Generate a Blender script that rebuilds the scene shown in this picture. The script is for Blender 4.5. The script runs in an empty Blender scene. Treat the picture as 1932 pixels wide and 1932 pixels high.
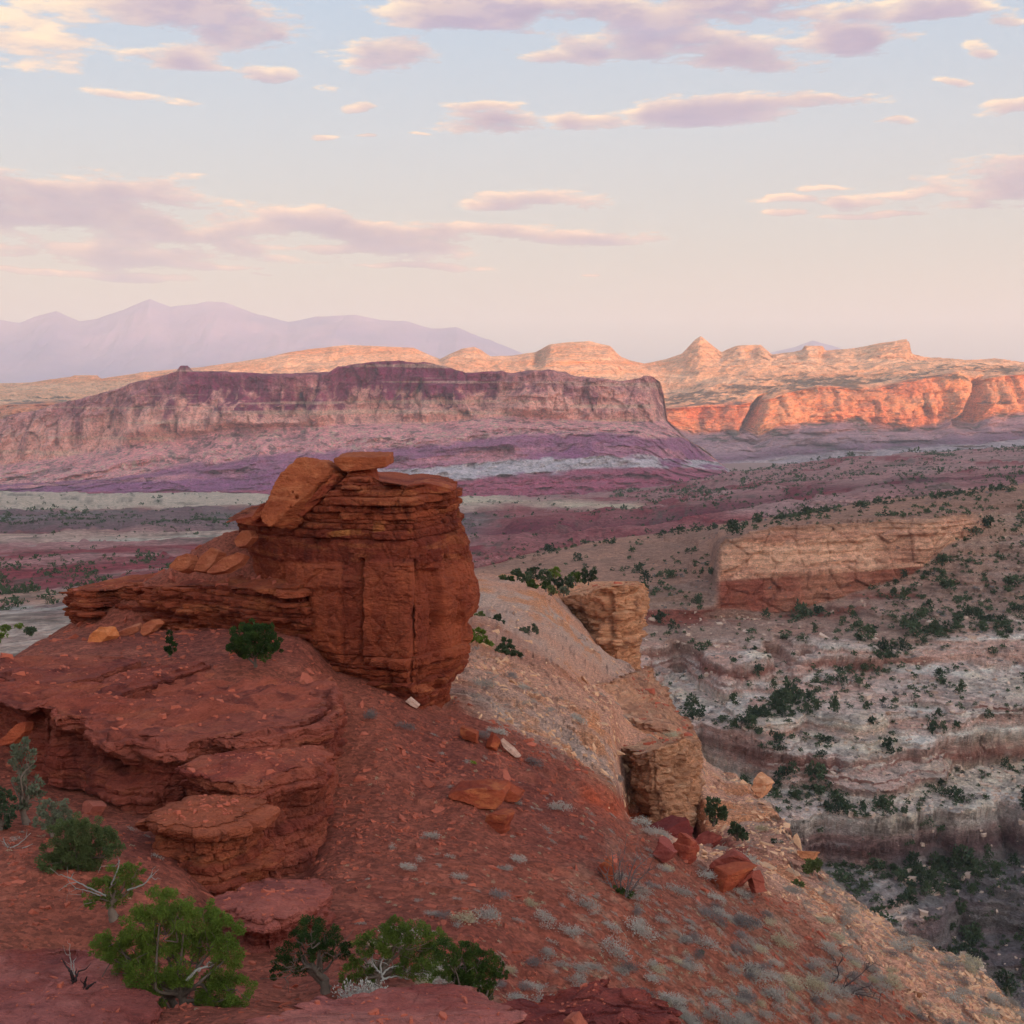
import bpy, bmesh, math, random
import numpy as np
from mathutils import Vector, Matrix
R = math.radians
random.seed(7); rng = np.random.default_rng(11)
SC = bpy.context.scene; COL = SC.collection
# ---------------------------------------------------------------- camera frame (1932-unit picture plane)
F = 2654.0; PITCH = math.atan((966 - 715) / F)
CP, SP = math.cos(PITCH), math.sin(PITCH)
def P3(u, v, Y):
    """world point seen at (u, v) on the vertical plane at distance Y"""
    a = (np.asarray(u, float) - 966) / F; b = (966 - np.asarray(v, float)) / F
    dy = CP + b * SP; k = np.asarray(Y, float) / dy
    return np.stack(np.broadcast_arrays(a * k, dy * k, (-SP + b * CP) * k), -1)
def V(u, v, Y): return Vector(P3(u, v, Y).tolist())
def UV(p):
    x, y, z = p[..., 0], p[..., 1], p[..., 2]
    d = y * CP - z * SP; up = y * SP + z * CP
    return 966 + F * x / d, 966 - F * up / d
def vz(Y, z):
    """picture row of height z at distance Y"""
    return 966 - F * (Y * SP + z * CP) / (Y * CP - z * SP)
# ---------------------------------------------------------------- noise
def _h(ix, iy, iz, s):
    n = (ix.astype(np.uint32) * np.uint32(374761393) + iy.astype(np.uint32) * np.uint32(668265263)
         + iz.astype(np.uint32) * np.uint32(2147483647) + np.uint32(s * 974711 & 0xffffffff))
    n = (n ^ (n >> np.uint32(13))) * np.uint32(1274126177)
    n = n ^ (n >> np.uint32(16)); n = n * np.uint32(2246822519); n ^= n >> np.uint32(15)
    return n.astype(np.float32) * np.float32(2 / 4294967295.0) - 1
def vnoise(p, s=0):
    p = np.asarray(p, np.float32); f = np.floor(p); i = f.astype(np.int64) & 0xffffffff; t = p - f
    t = t * t * t * (t * (t * 6 - 15) + 10)
    x, y, z = i[..., 0], i[..., 1], i[..., 2]; x1, y1, z1 = (x + 1) & 0xffffffff, (y + 1) & 0xffffffff, (z + 1) & 0xffffffff
    tx, ty, tz = t[..., 0], t[..., 1], t[..., 2]
    L = lambda a, b, w: a + (b - a) * w
    with np.errstate(over='ignore'):
        a = L(L(_h(x, y, z, s), _h(x1, y, z, s), tx), L(_h(x, y1, z, s), _h(x1, y1, z, s), tx), ty)
        b = L(L(_h(x, y, z1, s), _h(x1, y, z1, s), tx), L(_h(x, y1, z1, s), _h(x1, y1, z1, s), tx), ty)
    return L(a, b, tz)
_ROT = np.array([[.8, .6, 0], [-.48, .64, .6], [.36, -.48, .8]], np.float32)
def fbm(p, sc=(1, 1, 1), o=4, g=.5, s=0, ridge=False, rot=False):
    q = np.asarray(p, np.float32) / np.asarray(sc, np.float32) + 100.37; a, t, out = 1., 0., 0.
    for k in range(o):
        n = vnoise(q, s + k)
        if ridge: n = 1 - 2 * np.abs(n)
        out = out + a * n; t += a; a *= g; q = q * 2.03 + 17.7
        if rot: q = q @ _ROT
    return out / t
def vor(p, sc=(1, 1, 1), s=0):
    """cellular noise: random value of the nearest cell (-1..1) and distance to the cell border"""
    sh = p.shape[:-1]; q = (np.asarray(p, np.float32) / np.asarray(sc, np.float32) + 211.3).reshape(-1, 3); f = np.floor(q).astype(np.int64)
    d1 = np.full(len(q), 9., np.float32); d2 = d1.copy(); v = np.zeros(len(q), np.float32)
    with np.errstate(over='ignore'):
        for i in (-1, 0, 1):
            for j in (-1, 0, 1):
                for k in (-1, 0, 1):
                    x, y, z = (f[:, 0] + i), (f[:, 1] + j), (f[:, 2] + k); h = [_h(x & 0xffffffff, y & 0xffffffff, z & 0xffffffff, s + m) for m in (1, 2, 3)]
                    d = np.sqrt((x + .5 + .42 * h[0] - q[:, 0]) ** 2 + (y + .5 + .42 * h[1] - q[:, 1]) ** 2 + (z + .5 + .42 * h[2] - q[:, 2]) ** 2)
                    n = d < d1; d2 = np.where(n, d1, np.minimum(d2, d)); v = np.where(n, h[0] * .5 + h[2] * .5, v); d1 = np.where(n, d, d1)
    return v.reshape(sh), (d2 - d1).reshape(sh)
def sstep(a, b, x):
    t = np.clip((x - a) / (b - a), 0, 1); return t * t * (3 - 2 * t)
def lin(*c):
    c = np.array(c, float) / 255; return np.where(c < .04045, c / 12.92, ((c + .055) / 1.055) ** 2.4)
def mix(a, b, t): return a + (b - a) * np.asarray(t)[..., None]
def pchip(x, y, xs):
    """monotone cubic along axis 0 of y"""
    x = np.asarray(x, float); y = np.asarray(y, float); sh = (-1,) + (1,) * (y.ndim - 1)
    h = np.diff(x); d = np.diff(y, axis=0) / h.reshape(sh)
    m = np.zeros_like(y); m[0] = d[0]; m[-1] = d[-1]
    if len(x) > 2:
        w1 = (2 * h[1:] + h[:-1]).reshape(sh); w2 = (h[1:] + 2 * h[:-1]).reshape(sh)
        with np.errstate(divide='ignore', invalid='ignore'):
            hm = (w1 + w2) / (w1 / d[:-1] + w2 / d[1:])
        m[1:-1] = np.where(d[:-1] * d[1:] > 0, hm, 0)
    xs = np.clip(xs, x[0], x[-1]); i = np.clip(np.searchsorted(x, xs, 'right') - 1, 0, len(x) - 2)
    t = ((xs - x[i]) / h[i]).reshape(sh); hh = h[i].reshape(sh)
    return ((1 + 2 * t) * (1 - t) ** 2 * y[i] + t * (1 - t) ** 2 * hh * m[i] + t * t * (3 - 2 * t) * y[i + 1] + t * t * (t - 1) * hh * m[i + 1])
# ---------------------------------------------------------------- objects
def tag(o, label=None, cat=None, group=None, kind=None):
    if label: o['label'] = label
    if cat: o['category'] = cat
    if group: o['group'] = group
    if kind or label: o['kind'] = kind or 'thing'
    return o
def mesh_np(name, verts, quads=None, tris=None, cols=None, smooth=True):
    me = bpy.data.meshes.new(name); verts = np.asarray(verts, np.float32).reshape(-1, 3)
    nq = 0 if quads is None else len(quads); nt = 0 if tris is None else len(tris)
    me.vertices.add(len(verts)); me.vertices.foreach_set('co', verts.ravel())
    loops = np.concatenate([np.asarray(quads, np.int32).ravel() if nq else np.zeros(0, np.int32), np.asarray(tris, np.int32).ravel() if nt else np.zeros(0, np.int32)])
    me.loops.add(len(loops)); me.loops.foreach_set('vertex_index', loops)
    me.polygons.add(nq + nt)
    me.polygons.foreach_set('loop_start', np.concatenate([np.arange(nq) * 4, nq * 4 + np.arange(nt) * 3]).astype(np.int32))
    me.polygons.foreach_set('use_smooth', np.full(nq + nt, smooth))
    if cols is not None:
        at = me.color_attributes.new('Col', 'FLOAT_COLOR', 'POINT')
        c = np.ones((len(verts), 4), np.float32); c[:, :3] = np.clip(np.asarray(cols).reshape(-1, 3), 0, 2); at.data.foreach_set('color', c.ravel())
    me.update(calc_edges=True); me.validate()
    return me
def link(name, me, mat=None, parent=None):
    o = bpy.data.objects.new(name, me); COL.objects.link(o)
    if mat is not None and len(me.materials) == 0: me.materials.append(mat)
    if parent is not None: o.parent = parent
    return o
def empty(name, loc=(0, 0, 0)):
    o = bpy.data.objects.new(name, None); COL.objects.link(o); o.location = loc; o.empty_display_size = .1; return o
def grid_quads(nr, nc, wrap=False):
    i = np.arange(nr * nc).reshape(nr, nc)
    if wrap: i = np.concatenate([i, i[:, :1]], 1)
    return np.stack([i[:-1, :-1], i[:-1, 1:], i[1:, 1:], i[1:, :-1]], -1).reshape(-1, 4)
def normals(P):
    du = np.gradient(P, axis=1); dv = np.gradient(P, axis=0)
    n = np.cross(du, dv); n /= np.linalg.norm(n, axis=-1, keepdims=True) + 1e-9
    return n
GRIDS = []          # every terrain sheet, for looking up places later
def columns(tab, us, rows, vjit=0, wob=None):
    """loft: tab = {u: [(v, Y), ...]}; returns world grid (rows, cols) and the line coordinate of each row"""
    ks = sorted(tab); A = np.array([tab[k] for k in ks], float)          # (nu, nk, 2)
    A[..., 1] = np.log(A[..., 1])
    B = pchip(ks, A, us)                                                  # (ncol, nk, 2)
    nk = B.shape[1]
    dv = np.abs(np.diff(A[..., 0], axis=1)).mean(0) + 3; n = np.maximum(3, (dv / dv.sum() * rows).astype(int))
    ts = np.concatenate([k + np.arange(m) / m for k, m in enumerate(n)] + [[nk - 1]])
    C = pchip(np.arange(nk), B.transpose(1, 0, 2), ts)                    # (rows, ncol, 2)
    if wob is not None: C = wob(C, ts)
    return P3(us[None, :], C[..., 0], np.exp(C[..., 1])), ts
def poly_at(pts, us):
    p = np.array(pts, float); return np.interp(us, p[:, 0], p[:, 1])
def add_sheet(name, P, cols, mat, kind='structure', **kw):
    nr, nc = P.shape[:2]
    o = link(name, mesh_np(name, P, grid_quads(nr, nc), cols=cols), mat); o['kind'] = kind
    GRIDS.append((name, P)); return o
# ---------------------------------------------------------------- materials
def nodes(m):
    m.use_nodes = True; nt = m.node_tree; nt.nodes.clear(); return nt
def N(nt, t, inp=None, **kw):
    n = nt.nodes.new(t)
    for k, v in kw.items(): setattr(n, k, v)
    if inp:
        for k, v in inp.items():
            if isinstance(v, bpy.types.NodeSocket): nt.links.new(v, n.inputs[k])
            else: n.inputs[k].default_value = v
    return n
def terrain_mat(name, sc, bump=.5, dist=.3, var=.35, aniso=(1, 1, 1), cell=0, cellamt=0, rough=.95, fine=6., bed=0., bedh=.25, bedv=.22):
    """vertex rock colour, broken up by noise; bump at the same scales.  sc = feature size in metres"""
    m = bpy.data.materials.new(name); nt = nodes(m)
    co = N(nt, 'ShaderNodeTexCoord').outputs['Object']
    mp = N(nt, 'ShaderNodeMapping', {'Vector': co, 'Scale': tuple(a / sc for a in aniso)}).outputs[0]
    n1 = N(nt, 'ShaderNodeTexNoise', {'Vector': mp, 'Scale': 1., 'Detail': 6., 'Roughness': .65}).outputs[0]
    n2 = N(nt, 'ShaderNodeTexNoise', {'Vector': mp, 'Scale': fine, 'Detail': 3., 'Roughness': .7}).outputs[0]
    att = N(nt, 'ShaderNodeAttribute', attribute_name='Col').outputs['Color']
    s = N(nt, 'ShaderNodeMath', {0: n1, 1: n2}, operation='ADD').outputs[0]
    f = N(nt, 'ShaderNodeMapRange', {0: s, 1: .6, 2: 1.4, 3: 1 - var, 4: 1 + var}).outputs[0]
    h = s
    if cell:
        vo = N(nt, 'ShaderNodeTexVoronoi', {'Vector': N(nt, 'ShaderNodeMapping', {'Vector': N(nt, 'ShaderNodeVectorMath', {0: co, 1: N(nt, 'ShaderNodeVectorMath', {0: N(nt, 'ShaderNodeTexNoise', {'Vector': co, 'Scale': 2 / cell}).outputs[1], 3: cell * .5}, operation='SCALE').outputs[0]}, operation='ADD').outputs[0], 'Scale': (1 / cell, 1 / cell, 1.6 / cell)}).outputs[0], 'Scale': 1.})
        cc = N(nt, 'ShaderNodeSeparateColor', {0: vo.outputs['Color']}).outputs[0]
        cf = N(nt, 'ShaderNodeMapRange', {0: cc, 1: 0., 2: 1., 3: 1 - cellamt, 4: 1 + cellamt}).outputs[0]
        f = N(nt, 'ShaderNodeMath', {0: f, 1: cf}, operation='MULTIPLY').outputs[0]
        h = N(nt, 'ShaderNodeMath', {0: h, 1: N(nt, 'ShaderNodeMath', {0: cc, 1: .8}, operation='MULTIPLY').outputs[0]}, operation='ADD').outputs[0]
    if bed:      # thin laminae: noise drawn out along the bedding
        bn_ = N(nt, 'ShaderNodeTexNoise', {'Vector': N(nt, 'ShaderNodeMapping', {'Vector': co, 'Scale': (.22 / bedh, .22 / bedh, 2.2 / bedh)}).outputs[0], 'Scale': 1., 'Detail': 5., 'Roughness': .62}).outputs[0]
        f = N(nt, 'ShaderNodeMath', {0: f, 1: N(nt, 'ShaderNodeMapRange', {0: bn_, 1: .32, 2: .68, 3: 1 - bedv, 4: 1 + bedv}).outputs[0]}, operation='MULTIPLY').outputs[0]
        h = N(nt, 'ShaderNodeMath', {0: bn_, 1: bed, 2: h}, operation='MULTIPLY_ADD').outputs[0]
    c = N(nt, 'ShaderNodeVectorMath', {0: att, 3: f}, operation='SCALE').outputs[0]
    b = N(nt, 'ShaderNodeBump', {'Height': h, 'Strength': bump, 'Distance': dist}).outputs[0]
    pr = N(nt, 'ShaderNodeBsdfPrincipled', {'Base Color': c, 'Roughness': rough, 'Normal': b, 'Specular IOR Level': .15})
    N(nt, 'ShaderNodeOutputMaterial', {'Surface': pr.outputs[0]}); return m
def leaf_mat(name, a, b, dark=.25, transl=.12):
    m = bpy.data.materials.new(name); nt = nodes(m)
    co = N(nt, 'ShaderNodeTexCoord').outputs['Object']
    n = N(nt, 'ShaderNodeTexNoise', {'Vector': co, 'Scale': 2.2, 'Detail': 4.}).outputs[0]
    oi = N(nt, 'ShaderNodeObjectInfo').outputs['Random']
    t = N(nt, 'ShaderNodeMapRange', {0: N(nt, 'ShaderNodeMath', {0: n, 1: oi, 2: .0}, operation='ADD').outputs[0], 1: .55, 2: 1.3}).outputs[0]
    mx = N(nt, 'ShaderNodeMix', data_type='RGBA'); nt.links.new(t, mx.inputs[0]); mx.inputs[6].default_value = (*a, 1); mx.inputs[7].default_value = (*b, 1)
    pr = N(nt, 'ShaderNodeBsdfPrincipled', {'Base Color': mx.outputs[2], 'Roughness': .75, 'Specular IOR Level': .2})
    tr = N(nt, 'ShaderNodeBsdfTranslucent', {'Color': mx.outputs[2]})
    ms = N(nt, 'ShaderNodeMixShader', {0: transl, 1: pr.outputs[0], 2: tr.outputs[0]})
    N(nt, 'ShaderNodeOutputMaterial', {'Surface': ms.outputs[0]}); return m
def plain_mat(name, c, var=.3, sc=8., rough=.9):
    m = bpy.data.materials.new(name); nt = nodes(m)
    co = N(nt, 'ShaderNodeTexCoord').outputs['Object']
    n = N(nt, 'ShaderNodeTexNoise', {'Vector': co, 'Scale': sc, 'Detail': 5.}).outputs[0]
    oi = N(nt, 'ShaderNodeObjectInfo').outputs['Random']
    f = N(nt, 'ShaderNodeMapRange', {0: N(nt, 'ShaderNodeMath', {0: n, 1: oi}, operation='ADD').outputs[0], 1: .2, 2: 1.4, 3: 1 - var, 4: 1 + var}).outputs[0]
    cl = N(nt, 'ShaderNodeVectorMath', {0: tuple(c), 3: f}, operation='SCALE').outputs[0]
    b = N(nt, 'ShaderNodeBump', {'Height': n, 'Strength': .4, 'Distance': .05}).outputs[0]
    pr = N(nt, 'ShaderNodeBsdfPrincipled', {'Base Color': cl, 'Roughness': rough, 'Normal': b, 'Specular IOR Level': .15})
    N(nt, 'ShaderNodeOutputMaterial', {'Surface': pr.outputs[0]}); return m
EXPOSURE, HAZE, SHADE_R = 0.70, 4.0e-5, 410
WEST = (8.6, 7.2, 5.6)
# ---------------------------------------------------------------- camera, sun, sky, air
cam = bpy.data.objects.new('camera', bpy.data.cameras.new('camera')); COL.objects.link(cam)
cam.data.sensor_width = 36; cam.data.lens = F / 1932 * 36; cam.data.clip_end = 200000; cam.data.clip_start = .5
cam.rotation_euler = (R(90) - PITCH, 0, 0); SC.camera = cam
SUN_EL, SUN_AZ = 3.2, 25.0         # the sun has nearly set behind the camera, to its right
sd = Vector((-math.sin(R(SUN_AZ)) * math.cos(R(SUN_EL)), math.cos(R(SUN_AZ)) * math.cos(R(SUN_EL)), -math.sin(R(SUN_EL))))
sl = bpy.data.lights.new('sun', 'SUN'); sl.energy = 5.0; sl.angle = R(.6); sl.color = (1, .54, .27)
so = bpy.data.objects.new('sun', sl); COL.objects.link(so); so.rotation_euler = sd.to_track_quat('-Z', 'Y').to_euler()
W = bpy.data.worlds.new('World'); SC.world = W; W.use_nodes = True; nt = W.node_tree; nt.nodes.clear()
SKY = N(nt, 'ShaderNodeTexSky'); SKY.sky_type = 'NISHITA'; SKY.sun_disc = False; SKY.sun_elevation = R(SUN_EL)
SKY.sun_rotation = R(180 - SUN_AZ); SKY.altitude = 1900; SKY.air_density = 1.0; SKY.dust_density = 2.0; SKY.ozone_density = 1.5
def azel(u, v):
    d = P3(u, v, 1.0); return math.atan2(d[0], d[1]), math.asin(d[2] / np.linalg.norm(d))
CL = [  # clouds: centre, half width, half height in the units of the picture plane, tilt
 (60,55,150,78,0),(360,18,300,60,0),(460,62,150,40,-8),(310,110,120,22,4),(530,140,62,26,0),(640,160,58,15,0),(330,189,190,13,3),(705,203,40,14,-8),
 (1180,85,330,52,3),(1400,118,150,32,5),(1270,22,320,44,0),(1600,78,120,40,0),(1700,18,260,34,0),(760,100,110,44,0),(900,30,240,40,0),(1010,45,90,35,0),
 (1000,238,235,24,-2),(1330,208,150,28,-2),(1560,188,140,13,2),(930,202,70,13,0),
 (0,385,330,80,6),(330,415,330,72,10),(640,435,300,42,5),(960,440,250,20,2),(120,480,330,26,0),(650,470,260,12,0),
 (1000,372,190,23,2),(930,385,90,20,0),(1880,352,190,50,-4),(1590,380,64,18,0),(1700,362,80,16,0),(1470,373,80,8,0),(1650,406,120,8,0),(1490,400,46,11,0),(1810,388,130,14,3),(1540,353,60,7,0),
 (630,260,30,5,0),(710,258,22,4,0),(805,263,26,5,6),(1845,100,38,20,20),(1790,160,40,9,10),(1680,228,38,9,0),(1890,205,80,15,-6),(1910,40,60,20,0),
 (100,515,240,9,1),(380,500,150,8,2),(760,505,130,7,3),(500,515,40,4,0),(1080,515,30,4,0)]
K = .60 / .1
def rgb(c, k=1.0): return (c[0] * k, c[1] * k, c[2] * k, 1)
def mixc(t, a, b):
    m = N(nt, 'ShaderNodeMix', data_type='RGBA')
    for s, x in ((0, t), (6, a), (7, b)):
        if isinstance(x, bpy.types.NodeSocket): nt.links.new(x, m.inputs[s])
        else: m.inputs[s].default_value = x
    return m.outputs[2]
dirv = N(nt, 'ShaderNodeTexCoord').outputs['Generated']; sx = N(nt, 'ShaderNodeSeparateXYZ', {0: dirv})
el = N(nt, 'ShaderNodeMath', {0: sx.outputs[2]}, operation='ARCSINE').outputs[0]
# the sunset sky: the physical sky seen through a thin milky veil of high cloud, warm low down and bluer higher up
rampn = N(nt, 'ShaderNodeValToRGB', {0: N(nt, 'ShaderNodeMapRange', {0: el, 1: 0., 2: .5}).outputs[0]}); cr = rampn.color_ramp
STOPS = [(0., (222, 208, 198)), (.1, (224, 212, 200)), (.2, (220, 219, 214)), (.34, (214, 225, 234)), (.52, (196, 222, 246)), (1., (176, 208, 240))]
while len(cr.elements) < len(STOPS): cr.elements.new(.5)
for e, (p, c) in zip(cr.elements, STOPS): e.position = p; e.color = (*lin(*c), 1)
veil = N(nt, 'ShaderNodeVectorMath', {0: rampn.outputs[0], 3: K}, operation='SCALE').outputs[0]
base = mixc(.78, SKY.outputs[0], veil)
# the sunset side of the sky, behind the camera, is the bright and warm one
away = N(nt, 'ShaderNodeVectorMath', {0: dirv, 1: (-math.sin(R(SUN_AZ)), math.cos(R(SUN_AZ)), 0)}, operation='DOT_PRODUCT').outputs['Value']
west = N(nt, 'ShaderNodeMapRange', {0: away, 1: -.05, 2: -.98}, interpolation_type='SMOOTHSTEP').outputs[0]
west = N(nt, 'ShaderNodeMath', {0: west, 1: N(nt, 'ShaderNodeMapRange', {0: el, 1: .15, 2: .95, 3: 1., 4: .12}, interpolation_type='SMOOTHSTEP').outputs[0]}, operation='MULTIPLY').outputs[0]
base = mixc(west, base, N(nt, 'ShaderNodeVectorMath', {0: base, 1: WEST}, operation='MULTIPLY').outputs[0])
bg = N(nt, 'ShaderNodeBackground', {'Color': base, 'Strength': .1})
N(nt, 'ShaderNodeOutputWorld', {'Surface': bg.outputs[0]})
SC.view_settings.view_transform = 'Standard'; SC.view_settings.look = 'None'; SC.view_settings.gamma = 1; SC.view_settings.exposure = EXPOSURE
SC.cycles.use_denoising = True; SC.cycles.volume_bounces = 3; SC.cycles.max_bounces = 6; SC.cycles.diffuse_bounces = 2; SC.cycles.transparent_max_bounces = 8
# the air: one closed box of thin even haze round everything, its top just above the mountains
def box(name, lo, hi):
    v = [(x, y, z) for z in (lo[2], hi[2]) for y in (lo[1], hi[1]) for x in (lo[0], hi[0])]
    return link(name, mesh_np(name, v, [(0, 2, 3, 1), (4, 5, 7, 6), (0, 1, 5, 4), (2, 6, 7, 3), (0, 4, 6, 2), (1, 3, 7, 5)], smooth=False))
hz = box('haze', (-36000, -3900, -345), (36000, 43000, 1800)); hz['kind'] = 'stuff'
hm = bpy.data.materials.new('haze'); hn = nodes(hm)
hv = N(hn, 'ShaderNodeVolumePrincipled', {'Color': (.88, .86, .88, 1), 'Density': HAZE, 'Anisotropy': 0.})
N(hn, 'ShaderNodeOutputMaterial', {'Volume': hv.outputs[0]}); hz.data.materials.append(hm)

# ---- clouds: lit tops and shaded undersides put into the emission colours, on the sky dome far outside the haze
aa, ee = np.meshgrid(np.linspace(R(-25), R(25), 1150), np.linspace(R(.8), R(17.6), 520))
q = np.stack([aa, ee, aa * 0], -1)
wx = fbm(q, (.11, .038, 1), 4, s=201); wy = fbm(q, (.11, .038, 1), 4, s=211)
fx = fbm(q, (.022, .009, 1), 4, s=221); fy = fbm(q, (.022, .009, 1), 4, s=231)
pa = aa + wx * .020 + fx * .004; pe = ee + wy * .006 + fy * .002
best = np.full(aa.shape, -3.)
for (cu, cv, ru, rv, tl) in CL:
    az0, el0 = azel(cu, cv); c_, s_ = math.cos(R(-tl)), math.sin(R(-tl)); da, de = pa - az0, pe - el0
    x, y = (da * c_ + de * s_) / (ru / F), (-da * s_ + de * c_) / (rv / F)
    y = np.where(y < 0, y * 1.25, y)
    d = 1 - np.sqrt(x * x + y * y); m = np.maximum(best, d); best = m + .08 * np.exp(-np.abs(best - d) / .15)
puff = fbm(q, (.060, .0145, 1), 8, .6, 241); wisp = fbm(q, (.07, .010, 1), 5, .55, 251)
D = np.clip(best, -1.2, .6) + 1.3 * puff + .6 * wisp
al = sstep(.05, .46, D)
thick = np.clip(D, 0, 1.2); od = np.zeros_like(thick)
for k in range(1, 15): od += np.roll(np.roll(thick, -k * 2, 0), k, 1) * np.exp(-k / 6.)
lum = np.exp(-od * .62) * (.95 + .9 * fx); lum = np.clip(lum + .5 * sstep(R(11), R(17), ee) * sstep(0, .6, fx + puff) * .6, 0, 1)
big = np.exp(-((aa - azel(60, 60)[0]) / .05) ** 2 - ((ee - azel(60, 40)[1]) / .035) ** 2); lum = np.clip(lum + big * (.8 + .8 * puff), 0, 1)
hi = sstep(R(1), R(15), ee)
shd = mix(mix(np.broadcast_to(lin(132, 122, 150), q.shape), lin(128, 126, 158), np.clip(.5 + wy, 0, 1)), lin(160, 150, 168), np.clip(.35 + 1.1 * puff - .3 * thick, 0, 1))
ltc = mix(np.broadcast_to(.86 * lin(255, 206, 170), q.shape), .74 * lin(255, 228, 194), hi)
shd = shd * (.78 + .22 * hi)[..., None]; cc = mix(shd, ltc, lum * .95)
al = al * (.90 + .08 * hi) * (.80 + .20 * sstep(.1, .9, D))
Rr = 62000.
Pc = np.stack([np.sin(aa) * np.cos(ee), np.cos(aa) * np.cos(ee), np.sin(ee)], -1) * Rr
qd = grid_quads(*aa.shape); qd = qd[al.reshape(-1)[qd].max(1) > .004]
used = np.unique(qd); rem = np.zeros(aa.size, np.int64); rem[used] = np.arange(len(used))
me = mesh_np('sky', Pc.reshape(-1, 3)[used], rem[qd], cols=cc.reshape(-1, 3)[used])
ca = me.attributes.new('Cover', 'FLOAT', 'POINT'); ca.data.foreach_set('value', al.reshape(-1)[used].astype(np.float32))
sm = bpy.data.materials.new('sky'); sn = nodes(sm)
em = N(sn, 'ShaderNodeEmission', {'Color': N(sn, 'ShaderNodeAttribute', attribute_name='Col').outputs['Color'], 'Strength': 1.})
mx = N(sn, 'ShaderNodeMixShader', {0: N(sn, 'ShaderNodeAttribute', attribute_name='Cover').outputs['Fac'], 1: N(sn, 'ShaderNodeBsdfTransparent').outputs[0], 2: em.outputs[0]})
N(sn, 'ShaderNodeOutputMaterial', {'Surface': mx.outputs[0]}); sm.cycles.emission_sampling = 'NONE'
link('sky', me, sm)['kind'] = 'structure'
# ---------------------------------------------------------------- ground, mountains, far folds
MT_FAR = terrain_mat('mountain_rock', 500., .4, 40., .15)
MT_FOLD = terrain_mat('slickrock', 60., 1., 18., .5, (1, 1, 2.2), fine=4., bed=.7, bedh=22., bedv=.16)
MT_CLIFF = terrain_mat('sandstone_cliff', 30., 1., 12., .55, (1, 1, 1.3), fine=4., bed=.6, bedh=14., bedv=.14)
gm = mesh_np('ground', [(-36500, -7000, -340), (36500, -7000, -340), (36500, 43500, -340), (-36500, 43500, -340)], [(0, 1, 2, 3)], cols=np.tile(lin(150, 110, 100), (4, 1)))
link('ground', gm, terrain_mat('desert_floor', 300., .3, 10., .2))['kind'] = 'structure'
us = np.linspace(-420, 2360, 900)
def ridge_sheet(name, sky, Yf, Yr, foot, amp, sc, cols, mat, n=140):
    top = poly_at(sky, us); z_top = P3(us, top, Yr)[:, 2]
    t = np.linspace(0, 1, n)[:, None]
    Y = Yf + (Yr - Yf) * t; z = foot + (z_top[None] - foot) * (t ** 1.25)
    back = np.linspace(.06, 1, 24)[:, None]
    Y = np.concatenate([np.broadcast_to(Y, (n, len(us))), np.broadcast_to(Yr + (Yr - Yf) * .7 * back, (24, len(us)))])
    z = np.concatenate([z, z_top[None] + (foot - z_top[None]) * back])
    x = (us[None] - 966) / F * Y
    P = np.stack(np.broadcast_arrays(x, Y, z), -1)
    w = np.sin(np.clip((Y - Yf) / (Yr - Yf), 0, 1) * math.pi * .5) * np.clip(1 - (Y - Yr) / (Yr - Yf), 0, 1)
    q = np.stack([x, Y * .35, z * 0], -1)
    P[..., 2] += amp * w * (fbm(q, (sc,) * 3, 5, .5, 3, ridge=True) - .3) * (1 - .8 * np.exp(-((Y - Yr) / (.12 * (Yr - Yf))) ** 2))
    P[..., 1] += amp * 1.5 * fbm(q, (sc * .6,) * 3, 4, .5, 9, ridge=True) * w
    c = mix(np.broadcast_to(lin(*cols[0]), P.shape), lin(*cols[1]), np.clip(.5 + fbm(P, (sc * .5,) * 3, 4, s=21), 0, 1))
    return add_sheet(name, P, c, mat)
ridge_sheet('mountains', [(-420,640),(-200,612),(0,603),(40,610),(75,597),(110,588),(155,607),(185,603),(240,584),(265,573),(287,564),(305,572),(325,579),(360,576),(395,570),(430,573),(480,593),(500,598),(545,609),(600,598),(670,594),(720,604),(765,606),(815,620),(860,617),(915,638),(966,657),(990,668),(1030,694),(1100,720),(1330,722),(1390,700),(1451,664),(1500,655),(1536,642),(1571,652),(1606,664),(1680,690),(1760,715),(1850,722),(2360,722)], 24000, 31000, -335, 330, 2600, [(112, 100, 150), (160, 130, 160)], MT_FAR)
# ---- the long white-domed fold on the right, running on behind the near cliff
F_SKY = [(-420,735),(-150,728),(0,723),(60,722),(95,716),(135,711),(138,708),(185,708),(188,715),(200,713),(270,703),(380,693),(500,675),(550,664),(600,657),(650,651),(710,653),(780,656),(805,667),(830,678),(850,668),(870,659),(895,655),(910,662),(925,672),(966,671),(1011,664),(1024,657),(1036,650),(1060,647),(1111,643),(1130,648),(1151,653),(1162,664),(1172,674),(1190,680),(1216,686),(1256,678),(1286,668),(1298,655),(1311,641),(1322,634),(1336,645),(1350,656),(1361,664),(1380,656),(1391,652),(1436,651),(1446,660),(1456,669),(1500,664),(1514,661),(1518,653),(1552,653),(1560,661),(1616,657),(1650,650),(1676,645),(1700,641),(1712,640),(1718,667),(1746,678),(1800,679),(1881,678),(1932,685),(2100,690),(2360,700)]
F_BEN = [(-420,750),(0,748),(300,740),(600,715),(900,712),(1150,722),(1206,722),(1256,742),(1330,722),(1420,706),(1600,698),(1750,688),(1850,690),(1932,694),(2360,705)]
F_TOP = [(-420,765),(0,765),(600,745),(1150,745),(1256,774),(1366,768),(1425,762),(1450,755),(1491,743),(1541,731),(1641,738),(1716,720),(1760,712),(1806,703),(1832,712),(1862,718),(1880,714),(1932,708),(2100,705),(2360,715)]
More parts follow.
